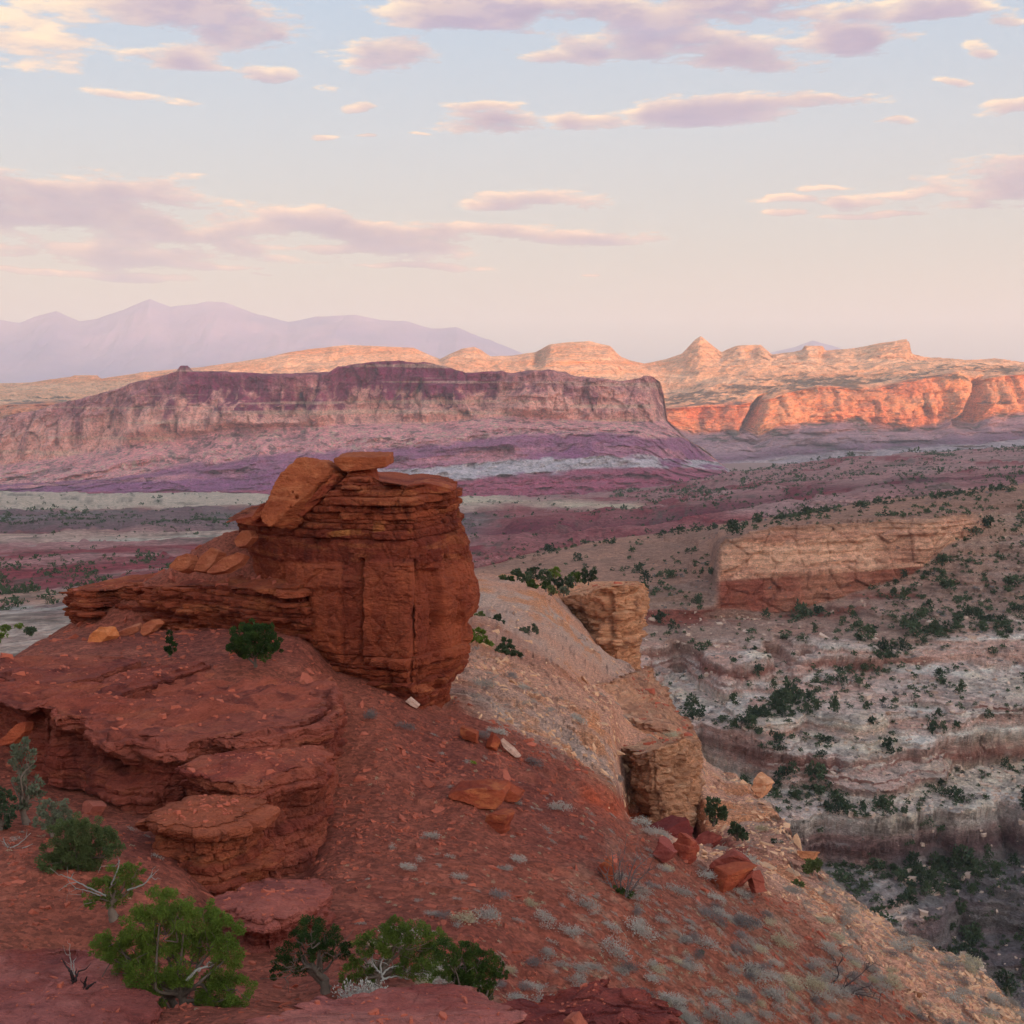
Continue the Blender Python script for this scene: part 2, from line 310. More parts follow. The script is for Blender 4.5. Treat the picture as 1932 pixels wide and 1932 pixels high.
F_BASE = [(-420,800),(0,800),(1150,800),(1256,803),(1316,820),(1416,813),(1432,822),(1466,804),(1616,793),(1716,806),(1780,800),(1816,783),(1850,800),(1880,783),(1932,778),(2360,790)]
F_FOOT = [(-420,900),(1256,895),(1416,884),(1616,862),(1932,842),(2360,830)]
P = None
lines = [(np.interp(us, *np.array(L, float).T), Y) for L, Y in ((F_FOOT, 5600), (F_BASE, 6050), (F_TOP, 6180), (F_BEN, 6900), (F_SKY, 7700))]
Vv = np.stack([np.full_like(us, 960)] + [l[0] for l in lines] + [vz(8600, P3(us, lines[-1][0], 7700)[:, 2] - 160), np.full_like(us, 800)])
Yy = np.log(np.array([5100] + [l[1] for l in lines] + [8600, 9600], float))
ts = np.concatenate([np.linspace(0, 1, 20, False), np.linspace(1, 2, 90, False), np.linspace(2, 3, 110, False), np.linspace(3, 4, 90, False), np.linspace(4, 5, 110, False), np.linspace(5, 7, 40)])
seg = np.clip(ts.astype(int), 0, 6); fr = ts - seg
Vg = Vv[seg] + (Vv[seg + 1] - Vv[seg]) * fr[:, None]; Yg = np.exp(Yy[seg] + (Yy[seg + 1] - Yy[seg]) * fr)[:, None] * np.ones_like(Vg)
P = P3(us[None], Vg, Yg)
T = np.broadcast_to(ts[:, None], Vg.shape)
cl = sstep(1.7, 2.1, T) * (1 - sstep(2.9, 3.15, T)); ta = sstep(.6, 1.3, T) * (1 - sstep(1.8, 2.1, T)); top = sstep(3.0, 3.4, T)
keep = 1 - .85 * np.exp(-((T - 5) / .12) ** 2)
flat = P * np.array([1, 1, .35])
dY = cl * (150 * fbm(flat, (420,) * 3, 3, s=31, ridge=True) + 75 * fbm(flat, (110,) * 3, 5, .6, 35, ridge=True)) + ta * 190 * fbm(flat, (300,) * 3, 5, .55, 41, ridge=True) + top * keep * 130 * fbm(P, (420,) * 3, 5, s=46)
def gash(u0, w, v0, v1, dep, lean=0.):
    uu, vv = UV(P); c = u0 + lean * (vv - v0)
    return dep * np.exp(-((uu - c) / w) ** 2) * sstep(v0 - 14, v0 + 6, vv) * (1 - sstep(v1 - 6, v1 + 14, vv))
dY += gash(1440, 9, 755, 815, 300, -.45) + gash(1858, 13, 722, 800, 360, -.35) + gash(1024, 9, 658, 690, 260, -.3) + gash(1555, 10, 668, 682, 160) + gash(1424, 12, 662, 676, 150)
vr_, ve_ = vor(P, (80, 120, 300), 57); dY += cl * 42 * vr_ + cl * 16 * np.exp(-ve_ / .08) + top * keep * 22 * vr_
P[..., 1] += dY
P[..., 2] += top * keep * (26 * fbm(P, (230, 300, 60), 5, .6, 51) + 12 * fbm(P, (70, 90, 40), 4, .6, 53, ridge=True)) + (cl + ta) * 9 * fbm(P, (500, 500, 16), 3, s=55)
c = np.empty(P.shape); nb = fbm(P, (260, 260, 90), 5, s=61); st = fbm(P, (900, 900, 22), 4, .6, 65); strk = fbm(P, (45, 45, 300), 4, s=68)
white = lin(248, 186, 146); buff = lin(236, 154, 108); red = lin(228, 132, 94); talus = lin(176, 128, 132); purp = lin(132, 84, 104); grey = lin(190, 170, 166)
capc = mix(np.broadcast_to(white, P.shape), buff, np.clip(.45 + .9 * st + .4 * nb, 0, 1))
cliffc = mix(np.broadcast_to(red, P.shape), buff, np.clip(.62 + 1.3 * nb + .7 * strk + .5 * st, 0, 1)); cliffc = mix(cliffc, lin(120, 62, 58), sstep(.25, .55, strk - .4 * nb) * .5)
talc = mix(np.broadcast_to(talus, P.shape), purp, np.clip(sstep(1.55, 1.2, T) + .5 * st, 0, 1)); talc = mix(talc, grey, sstep(1.22, 1.12, T) * .6)
c = mix(talc, cliffc, sstep(1.9, 2.05, T)); c = mix(c, capc, sstep(2.95, 3.25, T + .25 * nb))
brush = sstep(.16, .40, .8 * fbm(P, (90, 60, 24), 6, .7, 71) + .35 * fbm(P, (420, 420, 30), 3, s=73) + .35 * np.exp(-((T - 3.45) / .5) ** 2) + .25 * np.exp(-((T - 1.9) / .25) ** 2) - .1) * (1 - .8 * sstep(4.3, 4.8, T))
c = mix(c, lin(74, 70, 62), brush * .85)
add_sheet('far_cliffs', P, c, MT_FOLD)
# ---- the long purple cliff in the middle distance, ending in a headland on the right
us = np.linspace(-420, 1400, 1000)
EDGE = [(-420,0),(1226,0),(1246,724),(1253,748),(1258,795),(1290,827),(1330,855),(1370,885),(1392,906),(1400,915)]
edge = np.interp(us, *np.array(EDGE, float).T)
E_TOP = [(-420,850),(0,794),(60,778),(150,755),(220,737),(280,720),(335,705),(344,694),(356,692),(366,703),(420,703),(500,709),(560,706),(625,706),(640,693),(700,687),(760,685),(800,686),(850,697),(880,706),(950,703),(966,708),(1031,700),(1066,705),(1091,713),(1166,722),(1206,718),(1214,713),(1226,711),(1236,716),(1246,724),(1400,724)]
E_MID = [(-420,872),(0,830),(100,806),(200,784),(300,765),(420,762),(520,780),(625,760),(800,752),(966,748),(1110,752),(1251,765),(1400,765)]
E_BASE = [(-420,900),(0,877),(100,866),(175,853),(300,834),(450,808),(625,803),(800,798),(966,784),(1116,793),(1251,796),(1400,796)]
E_PUR = [(-420,930),(0,912),(200,902),(375,880),(500,864),(700,853),(966,823),(1116,821),(1286,828),(1400,830)]
E_WHT = [(-420,936),(0,920),(375,905),(600,893),(800,880),(966,868),(1116,858),(1190,857),(1300,866),(1366,870),(1400,872)]
E_RED = [(-420,940),(0,928),(375,922),(600,915),(700,912),(966,893),(1116,882),(1200,880),(1366,880),(1400,882)]
E_FOOT = [(-420,950),(0,945),(400,950),(700,955),(966,955),(1100,955),(1300,932),(1400,915)]
LN = [(np.maximum(np.interp(us, *np.array(L, float).T), edge), Y) for L, Y in ((E_FOOT, 3650), (E_RED, 3900), (E_WHT, 3980), (E_PUR, 4110), (E_BASE, 4330), (E_MID, 4375), (E_TOP, 4450))]
ztop = P3(us, LN[-1][0], 4450)[:, 2]
Vv = np.stack([np.full_like(us, 1010)] + [l[0] for l in LN] + [vz(4700, ztop - 60), np.full_like(us, 900)])
Yy = np.array([3300] + [l[1] for l in LN] + [4700, 5300], float)
ns = [8, 70, 28, 60, 90, 70, 80, 14, 14]
ts = np.concatenate([np.linspace(k, k + 1, m, False) for k, m in enumerate(ns)] + [[len(ns)]])
seg = np.clip(ts.astype(int), 0, len(ns) - 1); fr = ts - seg
Vg = Vv[seg] + (Vv[seg + 1] - Vv[seg]) * fr[:, None]; Yg = (Yy[seg] + (Yy[seg + 1] - Yy[seg]) * fr)[:, None] * np.ones_like(Vg)
Yg = Yg + 420 * sstep(1190, 1400, us)[None] * sstep(0, 3, ts)[:, None] + 260 * sstep(300, -300, us)[None]
P = P3(us[None], Vg, Yg); T = np.broadcast_to(ts[:, None], Vg.shape)
cl = sstep(4.7, 5.5, T) * (1 - sstep(6.9, 7.1, T)); ta = sstep(1.6, 3, T) * (1 - sstep(4.1, 5.2, T)); lo = sstep(.2, 1, T) * (1 - sstep(1.6, 3, T))
up = np.exp(-((T - 7) / .5) ** 2)
flat = P * np.array([1, 1, .3])
dY = cl * (110 * fbm(flat, (300,) * 3, 3, s=81, ridge=True) + 46 * fbm(flat, (70,) * 3, 4, .6, 85, ridge=True)) + ta * (95 * fbm(flat, (150,) * 3, 5, .58, 91, ridge=True)) + lo * 95 * fbm(flat, (110,) * 3, 5, .58, 95, ridge=True)
vr_, ve_ = vor(P, (46, 80, 210), 87); dY += cl * 26 * vr_ - cl * 9 * np.exp(-ve_ / .08)
P[..., 1] -= dY
P[..., 2] += cl * 7 * fbm(P, (600, 600, 14), 3, s=97) + ta * 7 * fbm(P, (40,) * 3, 4, .6, 99) + up * (7 * fbm(P, (70, 70, 30), 4, .6, 101) + 5)
st = fbm(P, (900, 900, 16), 4, .6, 105); nb = fbm(P, (190, 190, 60), 5, s=108); strk = fbm(P, (26, 26, 260), 4, .6, 111); sp = fbm(P, (14,) * 3, 4, .7, 114)
uu, vv = UV(P)
mar = lin(150, 46, 80); tan = lin(244, 166, 148); pinkt = lin(234, 150, 148); purp = lin(158, 84, 122); whit = lin(208, 188, 188); mag = lin(188, 78, 102)
dome = np.clip(np.exp(-((uu - 760) / 190) ** 2) + .75 * np.exp(-((uu - 420) / 130) ** 2), 0, 1)
k = np.clip(1.15 * sstep(5.75, 6.35, T + .55 * strk + .5 * nb) * (.35 + .75 * dome) + .35 * strk + .25 * nb, 0, 1)
cliffc = mix(np.broadcast_to(tan, P.shape), mar, k); cliffc = mix(cliffc, lin(118, 52, 70), sstep(.12, .4, strk - .3 * nb) * .5); cliffc = mix(cliffc, lin(222, 178, 150), sstep(.15, .4, st + .3 * nb) * .55)
talc = mix(np.broadcast_to(pinkt, P.shape), lin(220, 176, 152), sstep(.05, .35, sp) * .9); talc = mix(talc, lin(132, 86, 98), sstep(.12, .4, fbm(flat, (150,) * 3, 5, .58, 91, ridge=True) * -.9 + .1 + .5 * sp) * .55); talc = mix(talc, lin(104, 78, 76), sstep(.15, .4, fbm(P, (24,) * 3, 4, .65, 117)) * .75)
T2 = T + .22 * fbm(P, (160, 160, 60), 4, s=121)
c = mix(np.broadcast_to(mag, P.shape), lin(152, 78, 96), np.clip(.5 + 1.2 * st, 0, 1)); wl = sstep(520, 800, uu) * sstep(-.45, .05, fbm(P, (70, 70, 70), 4, .6, 127))
c = mix(c, mix(np.broadcast_to(purp, P.shape), whit, wl * .9), sstep(1.9, 2.05, T2)); c = mix(c, mix(np.broadcast_to(purp, P.shape), pinkt, np.clip(.3 + nb, 0, 1)), sstep(2.95, 3.1, T2))
c = mix(c, mix(np.broadcast_to(purp, P.shape), talc, .15), sstep(3.45, 3.6, T2)); c = mix(c, talc, sstep(3.95, 4.15, T2)); c = mix(c, cliffc, sstep(4.95, 5.1, T + .1 * nb))
c = mix(c, lin(72, 66, 58), sstep(.1, .5, fbm(P, (24, 24, 12), 4, .6, 125)) * sstep(6.85, 7.05, T) * .8)
add_sheet('purple_cliff', P, c, MT_CLIFF)
# ---- unseen high ground behind the camera, shaped to keep the sun off everything near
xs = np.linspace(-9000, 12000, 220); yy = np.linspace(0, 1, 14)
hx = np.interp(xs, [-9000, 1160, 2860, 3160, 3860, 4660, 12000], [650, 630, 610, 490, 455, SHADE_R - 111, SHADE_R - 121])
Z = -340 + (hx[None] + 340 + 16 * fbm(np.stack([xs, xs * 0, xs * 0], -1), (420,) * 3, 4, s=131)[None]) * np.sin(yy * math.pi)[:, None] ** .5
Pp = np.stack(np.broadcast_arrays(xs[None], (-3500 + 2200 * yy)[:, None], Z), -1)
add_sheet('shade_plateau', Pp, np.broadcast_to(lin(96, 84, 70), Pp.shape), MT_FAR)
# ---------------------------------------------------------------- valley floor, canyon and the near slope
MT_VAL = terrain_mat('badland_clay', 14., .9, 4., .42, (1, 1, 2.), fine=4., cell=2.6, cellamt=.22, bed=.8, bedh=5., bedv=.2)
MT_CAN = terrain_mat('canyon_rock', 3.2, .9, 1.3, .42, (1, 1, 2.2), fine=4., cell=1.9, cellamt=.16, bed=.5, bedh=1.6, bedv=.15)
MT_SOIL = terrain_mat('stony_soil', .55, .8, .12, .4, (1, 1, 1.3), fine=7., cell=.17, cellamt=.34)
us = np.linspace(-330, 2260, 1000)
# --- valley: rolling badlands between the canyon rim and the far cliffs
D = {-330: [(1500,120),(1270,190),(1195,280),(1140,430),(1080,680),(1024,1050),(985,1500),(957,2200),(940,3000),(934,3800)],
 0: [(1400,150),(1232,215),(1182,300),(1132,450),(1072,700),(1020,1050),(983,1500),(955,2200),(937,3000),(931,3800)],
 450: [(1400,150),(1215,215),(1150,300),(1090,450),(1052,700),(1012,1050),(980,1500),(955,2200),(938,3000),(933,3800)],
 900: [(1350,200),(1230,300),(1150,400),(1100,560),(1050,850),(1008,1200),(972,1600),(950,2200),(941,2900),(944,3800)],
 1200: [(1250,300),(1190,420),(1130,540),(1075,720),(1015,1000),(990,1250),(962,1650),(942,2150),(925,2700),(932,3800)],
 1400: [(1250,300),(1190,420),(1120,560),(1050,720),(984,1000),(957,1350),(925,1900),(905,2300),(893,2750),(903,3800)],
 1650: [(1250,300),(1170,420),(1080,560),(1010,720),(945,1000),(926,1350),(898,1800),(874,2300),(862,2750),(874,3800)],
 1932: [(1250,300),(1150,420),(1060,560),(980,720),(920,1000),(903,1350),(876,1800),(858,2300),(845,2750),(858,3800)],
 2260: [(1250,300),(1130,420),(1030,560),(950,720),(895,1000),(880,1350),(860,1800),(842,2300),(830,2750),(845,3800)]}
for k_ in (900, 1200, 1400, 1650, 1932, 2260):       # the canyon is cut through the valley here: keep the floor sheet below it
    for j_, y_ in enumerate((300, 420, 560, 720)): D[k_][j_] = (float(vz(y_, -236)), y_)
Pm, ts = columns(D, us, 560)
T = np.broadcast_to(ts[:, None], Pm.shape[:2]); uu, vv = UV(Pm); Yg = Pm[..., 1]
k = sstep(250, 900, Yg)
Pm[..., 2] += k * (11 * fbm(Pm, (210, 260, 100), 5, .55, 301, ridge=True) - 3 + 3 * fbm(Pm, (46, 60, 40), 4, .6, 303, ridge=True)) + (1 - k) * 1.2 * fbm(Pm, (14, 14, 9), 4, s=305)
# terraced beds: soft steps in height, as in eroded clay and sandstone
def terrace(P, step, amt, s, warp=.35, wsc=60., lip=0.):
    z = P[..., 2] / step + warp * fbm(P, (wsc, wsc, step * 5), 4, s=s)
    f = z - np.floor(z); h = vnoise(np.stack([np.floor(z), z * 0, z * 0], -1) + .5, s + 7)
    e = .5 + .5 * np.sign(f - .5) * np.abs(2 * f - 1) ** .4
    P[..., 2] += (e - f) * step * amt * (.75 + .5 * h)
    if np.any(lip): P[..., 1] += lip * (np.exp(-((f - .40) / .07) ** 2) - np.exp(-((f - .60) / .08) ** 2)) * (.6 + .5 * h)      # hard caps overhang the softer beds
    return h
terrace(Pm, 13, .75, 311, .6, 160.)
P = Pm
ba = fbm(P, (420, 420, 7), 4, .6, 315) + .35 * fbm(P, (130, 170, 60), 5, s=318); nb = fbm(P, (90, 120, 40), 5, s=322)
pale = lin(206, 174, 150); redb = lin(142, 60, 64); dred = lin(108, 38, 52); pnk = lin(174, 118, 112); gry = lin(170, 158, 146)
c = mix(np.broadcast_to(pnk, P.shape), redb, sstep(.0, .35, ba)); c = mix(c, gry, sstep(-.1, -.4, ba) * (1 - .85 * sstep(860, 960, uu)))
lf = 1 - sstep(880, 980, uu)
vq = vv + 9 * fbm(P, (260, 300, 50), 3, s=326)
c = mix(c, pale, lf * sstep(968, 958, vq) * .95)
c = mix(c, lin(112, 92, 92), lf * sstep(962, 970, vq) * (1 - sstep(1000, 1008, vq)) * .75)
c = mix(c, pale, lf * sstep(1004, 1010, vq) * (1 - sstep(1018, 1026, vq)) * .55)
c = mix(c, redb, lf * sstep(1086, 1094, vq) * (1 - sstep(1112, 1120, vq)) * .8); c = mix(c, lin(196, 140, 116), lf * sstep(1118, 1128, vq) * (1 - sstep(1140, 1150, vq)) * .8)
c = mix(c, mix(np.broadcast_to(lin(196, 168, 150), P.shape), lin(160, 124, 110), np.clip(.5 + fbm(P, (5, 9, 5), 4, .6, 335), 0, 1)), lf * sstep(1160, 1175, vq) * .9)
rt = sstep(860, 960, uu); c = mix(c, redb, rt * sstep(.1, .5, ba + sstep(955, 1000, vv)) * .6)
c = mix(c, dred, rt * np.exp(-((vv - poly_at([(860, 1010), (1200, 992), (1500, 935), (1932, 903)], uu)) / 9) ** 2) * .85)
c = mix(c, lin(208, 180, 150), np.exp(-((uu - 920) / 90) ** 2 - ((vv - 948) / 8) ** 2) + np.exp(-((uu - 1130) / 120) ** 2 - ((vv - 957 - (uu - 1130) * .02) / 4) ** 2))
c = mix(c, lin(84, 76, 66), sstep(.12, .42, .6 * nb + .6 * fbm(P, (18, 22, 10), 4, .65, 331)) * .65)
add_sheet('valley', P, c, MT_VAL)
# --- canyon: white, pink and red beds stepping up to the tan cliff and the mesa top
us = np.linspace(850, 2300, 1050)
C = {850: [(1800,400),(1650,430),(1530,465),(1440,500),(1360,530),(1290,565),(1230,600),(1180,640),(1150,675),(1135,690),(1100,740),(1066,900),(1090,1010),(1150,1100)],
 1100: [(1800,400),(1650,430),(1530,465),(1440,500),(1360,530),(1290,565),(1230,600),(1175,640),(1130,680),(1115,695),(1080,760),(1028,905),(1050,1010),(1120,1100)],
 1210: [(1850,400),(1660,430),(1530,465),(1440,500),(1360,530),(1290,565),(1235,600),(1185,640),(1150,672),(1110,700),(1075,770),(1011,905),(1035,1010),(1100,1100)],
 1335: [(1900,400),(1690,435),(1550,470),(1450,505),(1360,535),(1290,570),(1235,605),(1185,640),(1150,672),(1090,705),(1045,755),(995,905),(1015,1010),(1090,1100)],
 1362: [(1900,400),(1695,435),(1560,470),(1455,505),(1362,535),(1290,570),(1235,605),(1190,640),(1147,676),(1026,690),(1014,740),(991,905),(1010,1010),(1090,1100)],
 1465: [(1950,400),(1720,435),(1580,470),(1460,505),(1365,537),(1290,572),(1240,608),(1195,645),(1155,683),(994,696),(986,745),(977,905),(995,1010),(1080,1100)],
 1630: [(1990,400),(1760,435),(1600,470),(1465,508),(1362,540),(1285,575),(1225,612),(1170,655),(1110,695),(985,707),(974,750),(950,905),(968,1010),(1060,1100)],
 1742: [(2010,400),(1790,435),(1620,470),(1468,508),(1360,540),(1280,575),(1215,615),(1150,662),(1070,708),(979,716),(965,760),(937,905),(955,1010),(1040,1100)],
 1800: [(2020,400),(1800,435),(1630,470),(1468,508),(1358,540),(1278,577),(1208,618),(1138,670),(1022,722),(974,728),(960,770),(930,905),(948,1010),(1040,1100)],
 1875: [(2030,400),(1810,435),(1640,470),(1468,508),(1355,540),(1272,580),(1196,624),(1110,685),(1000,735),(970,745),(955,785),(921,905),(940,1010),(1030,1100)],
 1932: [(2040,400),(1820,435),(1640,470),(1468,508),(1352,540),(1268,582),(1188,628),(1095,690),(1000,745),(968,765),(948,800),(914,905),(932,1010),(1020,1100)],
 2300: [(2080,400),(1860,435),(1660,470),(1470,508),(1345,545),(1250,590),(1160,640),(1060,705),(960,765),(925,785),(905,815),(875,905),(892,1010),(980,1100)]}
def wob(Cc, ts):
    fr = np.exp(-((ts - 8.6) / .9) ** 2)[:, None]; q = np.stack([us[None] * np.ones_like(ts)[:, None], np.zeros(Cc.shape[:2]), np.zeros(Cc.shape[:2])], -1)
    Cc[..., 1] += fr * (.011 * fbm(q, (90,) * 3, 2, .4, 341)) * sstep(1340, 1370, us)[None]
    Cc[..., 0] += np.exp(-((ts - 9) / .35) ** 2)[:, None] * 7 * fbm(q, (22,) * 3, 4, .6, 347) + np.exp(-((ts - 8) / .35) ** 2)[:, None] * 6 * fbm(q, (40,) * 3, 4, .6, 349)
    return Cc
P, ts = columns(C, us, 900, wob=wob)
T = np.broadcast_to(ts[:, None], P.shape[:2])
low = 1 - sstep(7.2, 8.3, T)
uu0, vv0 = UV(P)
# side gullies and spurs in the wall
gul = fbm(P * np.array([1, .5, 0]), (75, 75, 75), 4, .5, 351, ridge=True)
P[..., 1] += low * 30 * gul * sstep(0, 2, T); P[..., 2] += low * (-6 * gul + 2.5 * fbm(P, (26, 26, 26), 4, .55, 355))
zc_n = 5 * fbm(P, (90, 90, 400), 3, s=393)
for zc_, w_, h_, sd2 in ((-124., 9., 6., 1), (-142., 11., 9.2, 2), (-164., 11., 9.2, 3), (-184., 10., 6., 4)):     # the red cliff bands
    on = low * sstep(-.55, -.1, fbm(P, (80, 80, 500), 3, s=395 + sd2)); dd = P[..., 2] - (zc_ + zc_n); a_ = np.abs(dd)
    nd = np.where(a_ < .12 * w_, a_ * h_ / (.12 * w_), h_ + (a_ - .12 * w_) * (w_ - h_) / (.88 * w_)); P[..., 2] += np.where(a_ < w_, on * np.sign(dd) * (nd - a_), 0)
cfz = sstep(7.75, 7.95, T) * (1 - sstep(9.0, 9.15, T)) * sstep(1345, 1362, uu0) * (1 - sstep(1830, 1900, uu0))
b_ = P.copy(); terrace(b_, 8.5, .96, 361, .5, 70., 1.6 * low); terrace(b_, 2.6, .9, 371, .5, 40., .7 * low); P = P + (b_ - P) * (1 - cfz)[..., None]
nz = normals(P)[..., 2]; nz = np.abs(nz)
P[..., 2] += (1 - cfz) * (.35 + .5 * low) * .7 * fbm(P, (5, 5, 3), 4, .6, 381)
cf = sstep(7.9, 8.05, T) * (1 - sstep(8.95, 9.1, T)) * sstep(1350, 1366, uu0) * (1 - sstep(1800, 1900, uu0))
vr_, ve_ = vor(P, (15, 15, 11), 383); vr2, ve2 = vor(P, (5, 5, 3), 384)
P[..., 1] += cf * (2.6 * vr_ + 1.2 * np.exp(-ve_ / .07) + .7 * vr2) + (1 - cf) * low * (.9 * vr2)
P[..., 2] += (1 - cfz) * low * (.55 * vr2 - .5 * np.exp(-ve2 / .1))
P[..., 1] += cf * (2.2 * fbm(P, (60, 60, 2.4), 4, .65, 385) + .5 * fbm(P, (9, 9, 40), 3, .6, 388))
uu, vv = UV(P); z = P[..., 2] + 5 * fbm(P, (120, 120, 60), 3, s=391)
bn = fbm(P, (260, 260, 1.5), 4, .65, 395); bl = fbm(P, (30, 30, 12), 5, .55, 398); fine = fbm(P, (6, 6, 2), 4, .6, 401)
whit = lin(244, 222, 206); crm = lin(240, 202, 166); pnk = lin(218, 162, 142); rd = lin(148, 82, 70); brn = lin(176, 126, 108); gyb = lin(168, 142, 130); tan = lin(246, 178, 144)
c = mix(np.broadcast_to(pnk, P.shape), whit, np.clip(.5 + 1.2 * bn + .5 * bl, 0, 1)); c = mix(c, crm, sstep(.0, .5, bl + .4 * bn) * .6)
steep = sstep(.80, .5, nz)
for zb, w, s in ((-126, 5, .9), (-145, 6.5, .9), (-167, 6.5, .85), (-186, 5, .6)):
    c = mix(c, rd, np.exp(-((z - zb) / w) ** 2) * s * (.3 + .7 * steep) * sstep(-.6, 0, fbm(P, (46, 46, 20), 3, s=405)))
c = mix(c, gyb, sstep(.0, .4, fine + .5 * bl - .25 * steep) * .7); c = mix(c, lin(104, 90, 84), sstep(.28, .55, fbm(P, (9, 9, 4), 5, .65, 403)) * .45)
c = mix(c, lin(84, 74, 80), sstep(-150, -176, z) * .8 * sstep(-.6, .1, bl + .1))  # dark rock low in the gorge, with its deep shade put into the colour
ub = sstep(5.6, 6.4, T + .4 * bl); c = mix(c, mix(np.broadcast_to(brn, P.shape), lin(164, 118, 102), np.clip(.5 + bl, 0, 1)), ub * .85)
c = mix(c, rd, sstep(7.0, 7.5, T + .25 * bl) * (1 - sstep(7.9, 8.2, T)) * sstep(-.2, .25, bl + .15 - sstep(1600, 1750, uu) * .3) * (1 - sstep(1690, 1790, uu)))
rimj = 7 * fbm(P, (16, 16, 16), 4, .6, 429); bt = rimj * .5 + poly_at([(1340, 1098), (1367, 1096), (1530, 1083), (1661, 1077), (1742, 1067), (1850, 1030)], uu) + 4 * fbm(P, (40, 40, 40), 3, s=411)
cl = mix(np.broadcast_to(tan, P.shape), lin(206, 134, 108), np.clip(.4 + 1.2 * fbm(P, (22, 22, 12), 5, .6, 415) + .5 * fbm(P, (200, 200, 1.6), 3, s=418), 0, 1))
cl = mix(cl, lin(150, 106, 84), sstep(.34, .6, fbm(P, (7, 7, 30), 3, s=421)) * .3 + .5 * sstep(8.72, 8.92, T + .15 * bl))
cl = mix(cl, mix(np.broadcast_to(lin(166, 84, 66), P.shape), lin(190, 118, 92), np.clip(.4 + fbm(P, (14, 14, 24), 4, s=425), 0, 1)), sstep(-1.5, 1.5, vv - bt))
c = mix(c, cl, sstep(7.93, 8.02, T) * (1 - sstep(8.98, 9.06, T)) * sstep(1345, 1362, uu) * (1 - sstep(1810, 1890, uu)))
tp = sstep(8.98, 9.15, T); c = mix(c, mix(np.broadcast_to(lin(188, 130, 106), P.shape), lin(158, 112, 94), np.clip(.5 + bl, 0, 1)), tp)
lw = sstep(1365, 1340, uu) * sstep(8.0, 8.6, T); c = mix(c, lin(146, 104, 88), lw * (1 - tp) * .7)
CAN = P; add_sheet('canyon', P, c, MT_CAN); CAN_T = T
# --- the near red slope with the tan shelf beyond it
us = np.linspace(-260, 2190, 1180)
def col(*p): return list(p)
A = {-260: [(2300,24),(1960,31),(1830,38),(1680,45),(1570,50),(1500,54),(1452,58),(1400,64),(1350,70),(1320,76),(1330,86),(1480,110),(1750,140)],
 0: [(2250,24),(1935,32),(1810,39),(1650,46),(1560,51),(1500,54.5),(1440,58),(1370,62),(1310,68),(1252,77),(1262,88),(1400,112),(1700,140)],
 130: [(2240,24),(1932,33),(1815,40),(1640,47),(1550,52),(1500,55),(1450,58),(1370,62),(1270,71),(1180,82),(1180,94),(1330,118),(1650,146)],
 300: [(2230,24),(1932,33),(1870,38),(1700,45),(1610,50),(1535,54),(1470,57),(1370,60),(1240,70),(1082,90),(1090,100),(1260,124),(1600,150)],
 450: [(2230,24),(1945,30),(1890,37),(1760,44),(1680,49),(1580,53),(1490,56),(1380,60),(1240,71),(1000,91),(1020,102),(1200,126),(1560,152)],
 560: [(2230,24),(1945,30),(1900,37),(1790,44),(1690,50),(1590,54),(1500,57),(1390,61),(1250,73),(1030,90),(1050,102),(1220,126),(1560,152)],
 700: [(2230,24),(1940,30),(1890,36),(1780,44),(1690,50),(1600,56),(1510,62),(1410,68),(1310,75),(1200,92),(1200,104),(1250,140),(1450,190)],
 820: [(2220,26),(1945,33),(1865,40),(1760,46),(1670,52),(1580,58),(1490,65),(1400,72),(1325,81),(1260,105),(1180,150),(1100,230),(1300,280)],
 900: [(2200,28),(1940,36),(1850,42),(1740,48),(1650,54),(1560,60),(1470,67),(1390,75),(1325,86),(1240,118),(1150,180),(1081,270),(1200,330)],
 1000: [(2190,31),(1940,39.5),(1850,45),(1740,50.5),(1650,56.5),(1560,63),(1470,71),(1400,80),(1330,97),(1245,132),(1160,190),(1090,268),(1210,330)],
 1150: [(2180,34),(1935,43),(1850,48),(1750,53.5),(1660,59.5),(1570,67),(1500,76),(1435,91),(1375,113),(1305,150),(1245,200),(1235,250),(1420,300)],
 1200: [(2180,35),(1935,45),(1850,49.5),(1755,55),(1670,61),(1580,70),(1520,80),(1450,97),(1390,118),(1330,148),(1275,190),(1262,220),(1450,270)],
 1270: [(2180,36),(1935,47),(1850,51),(1755,57),(1670,64),(1590,74),(1535,86),(1480,104),(1430,122),(1385,140),(1352,158),(1362,176),(1580,215)],
 1350: [(2180,38),(1935,50),(1860,54),(1770,60),(1690,68),(1622,78),(1582,93),(1535,112),(1490,128),(1455,141),(1440,150),(1470,162),(1720,190)],
 1450: [(2180,41),(1935,54),(1865,58),(1790,63.5),(1725,70),(1672,78),(1630,90),(1592,104),(1560,113),(1530,121),(1512,127),(1550,138),(1850,160)],
 1540: [(2180,44),(1940,57),(1880,61),(1820,66),(1770,71),(1728,77),(1698,84),(1672,90),(1655,95),(1643,99),(1640,102),(1690,112),(1960,132)],
 1640: [(2180,47),(1945,60),(1895,64),(1848,68.5),(1808,73),(1775,77.5),(1752,81.5),(1735,85),(1724,88),(1717,90.5),(1715,92.5),(1770,102),(2040,122)],
 1780: [(2180,51),(1965,64),(1930,67),(1900,70),(1872,73),(1850,75.5),(1834,77.5),(1822,79.2),(1814,80.5),(1808,81.6),(1806,82.5),(1860,91),(2110,110)],
 1932: [(2180,55),(2030,64.5),(2000,67),(1975,69),(1955,71),(1940,72.6),(1930,73.8),(1922,74.8),(1916,75.6),(1912,76.2),(1911,77),(1965,85),(2210,103)],
 2190: [(2330,60),(2230,66),(2205,68),(2180,69.5),(2160,71),(2145,72.2),(2135,73),(2127,73.8),(2121,74.4),(2117,75),(2116,75.6),(2170,84),(2400,102)]}
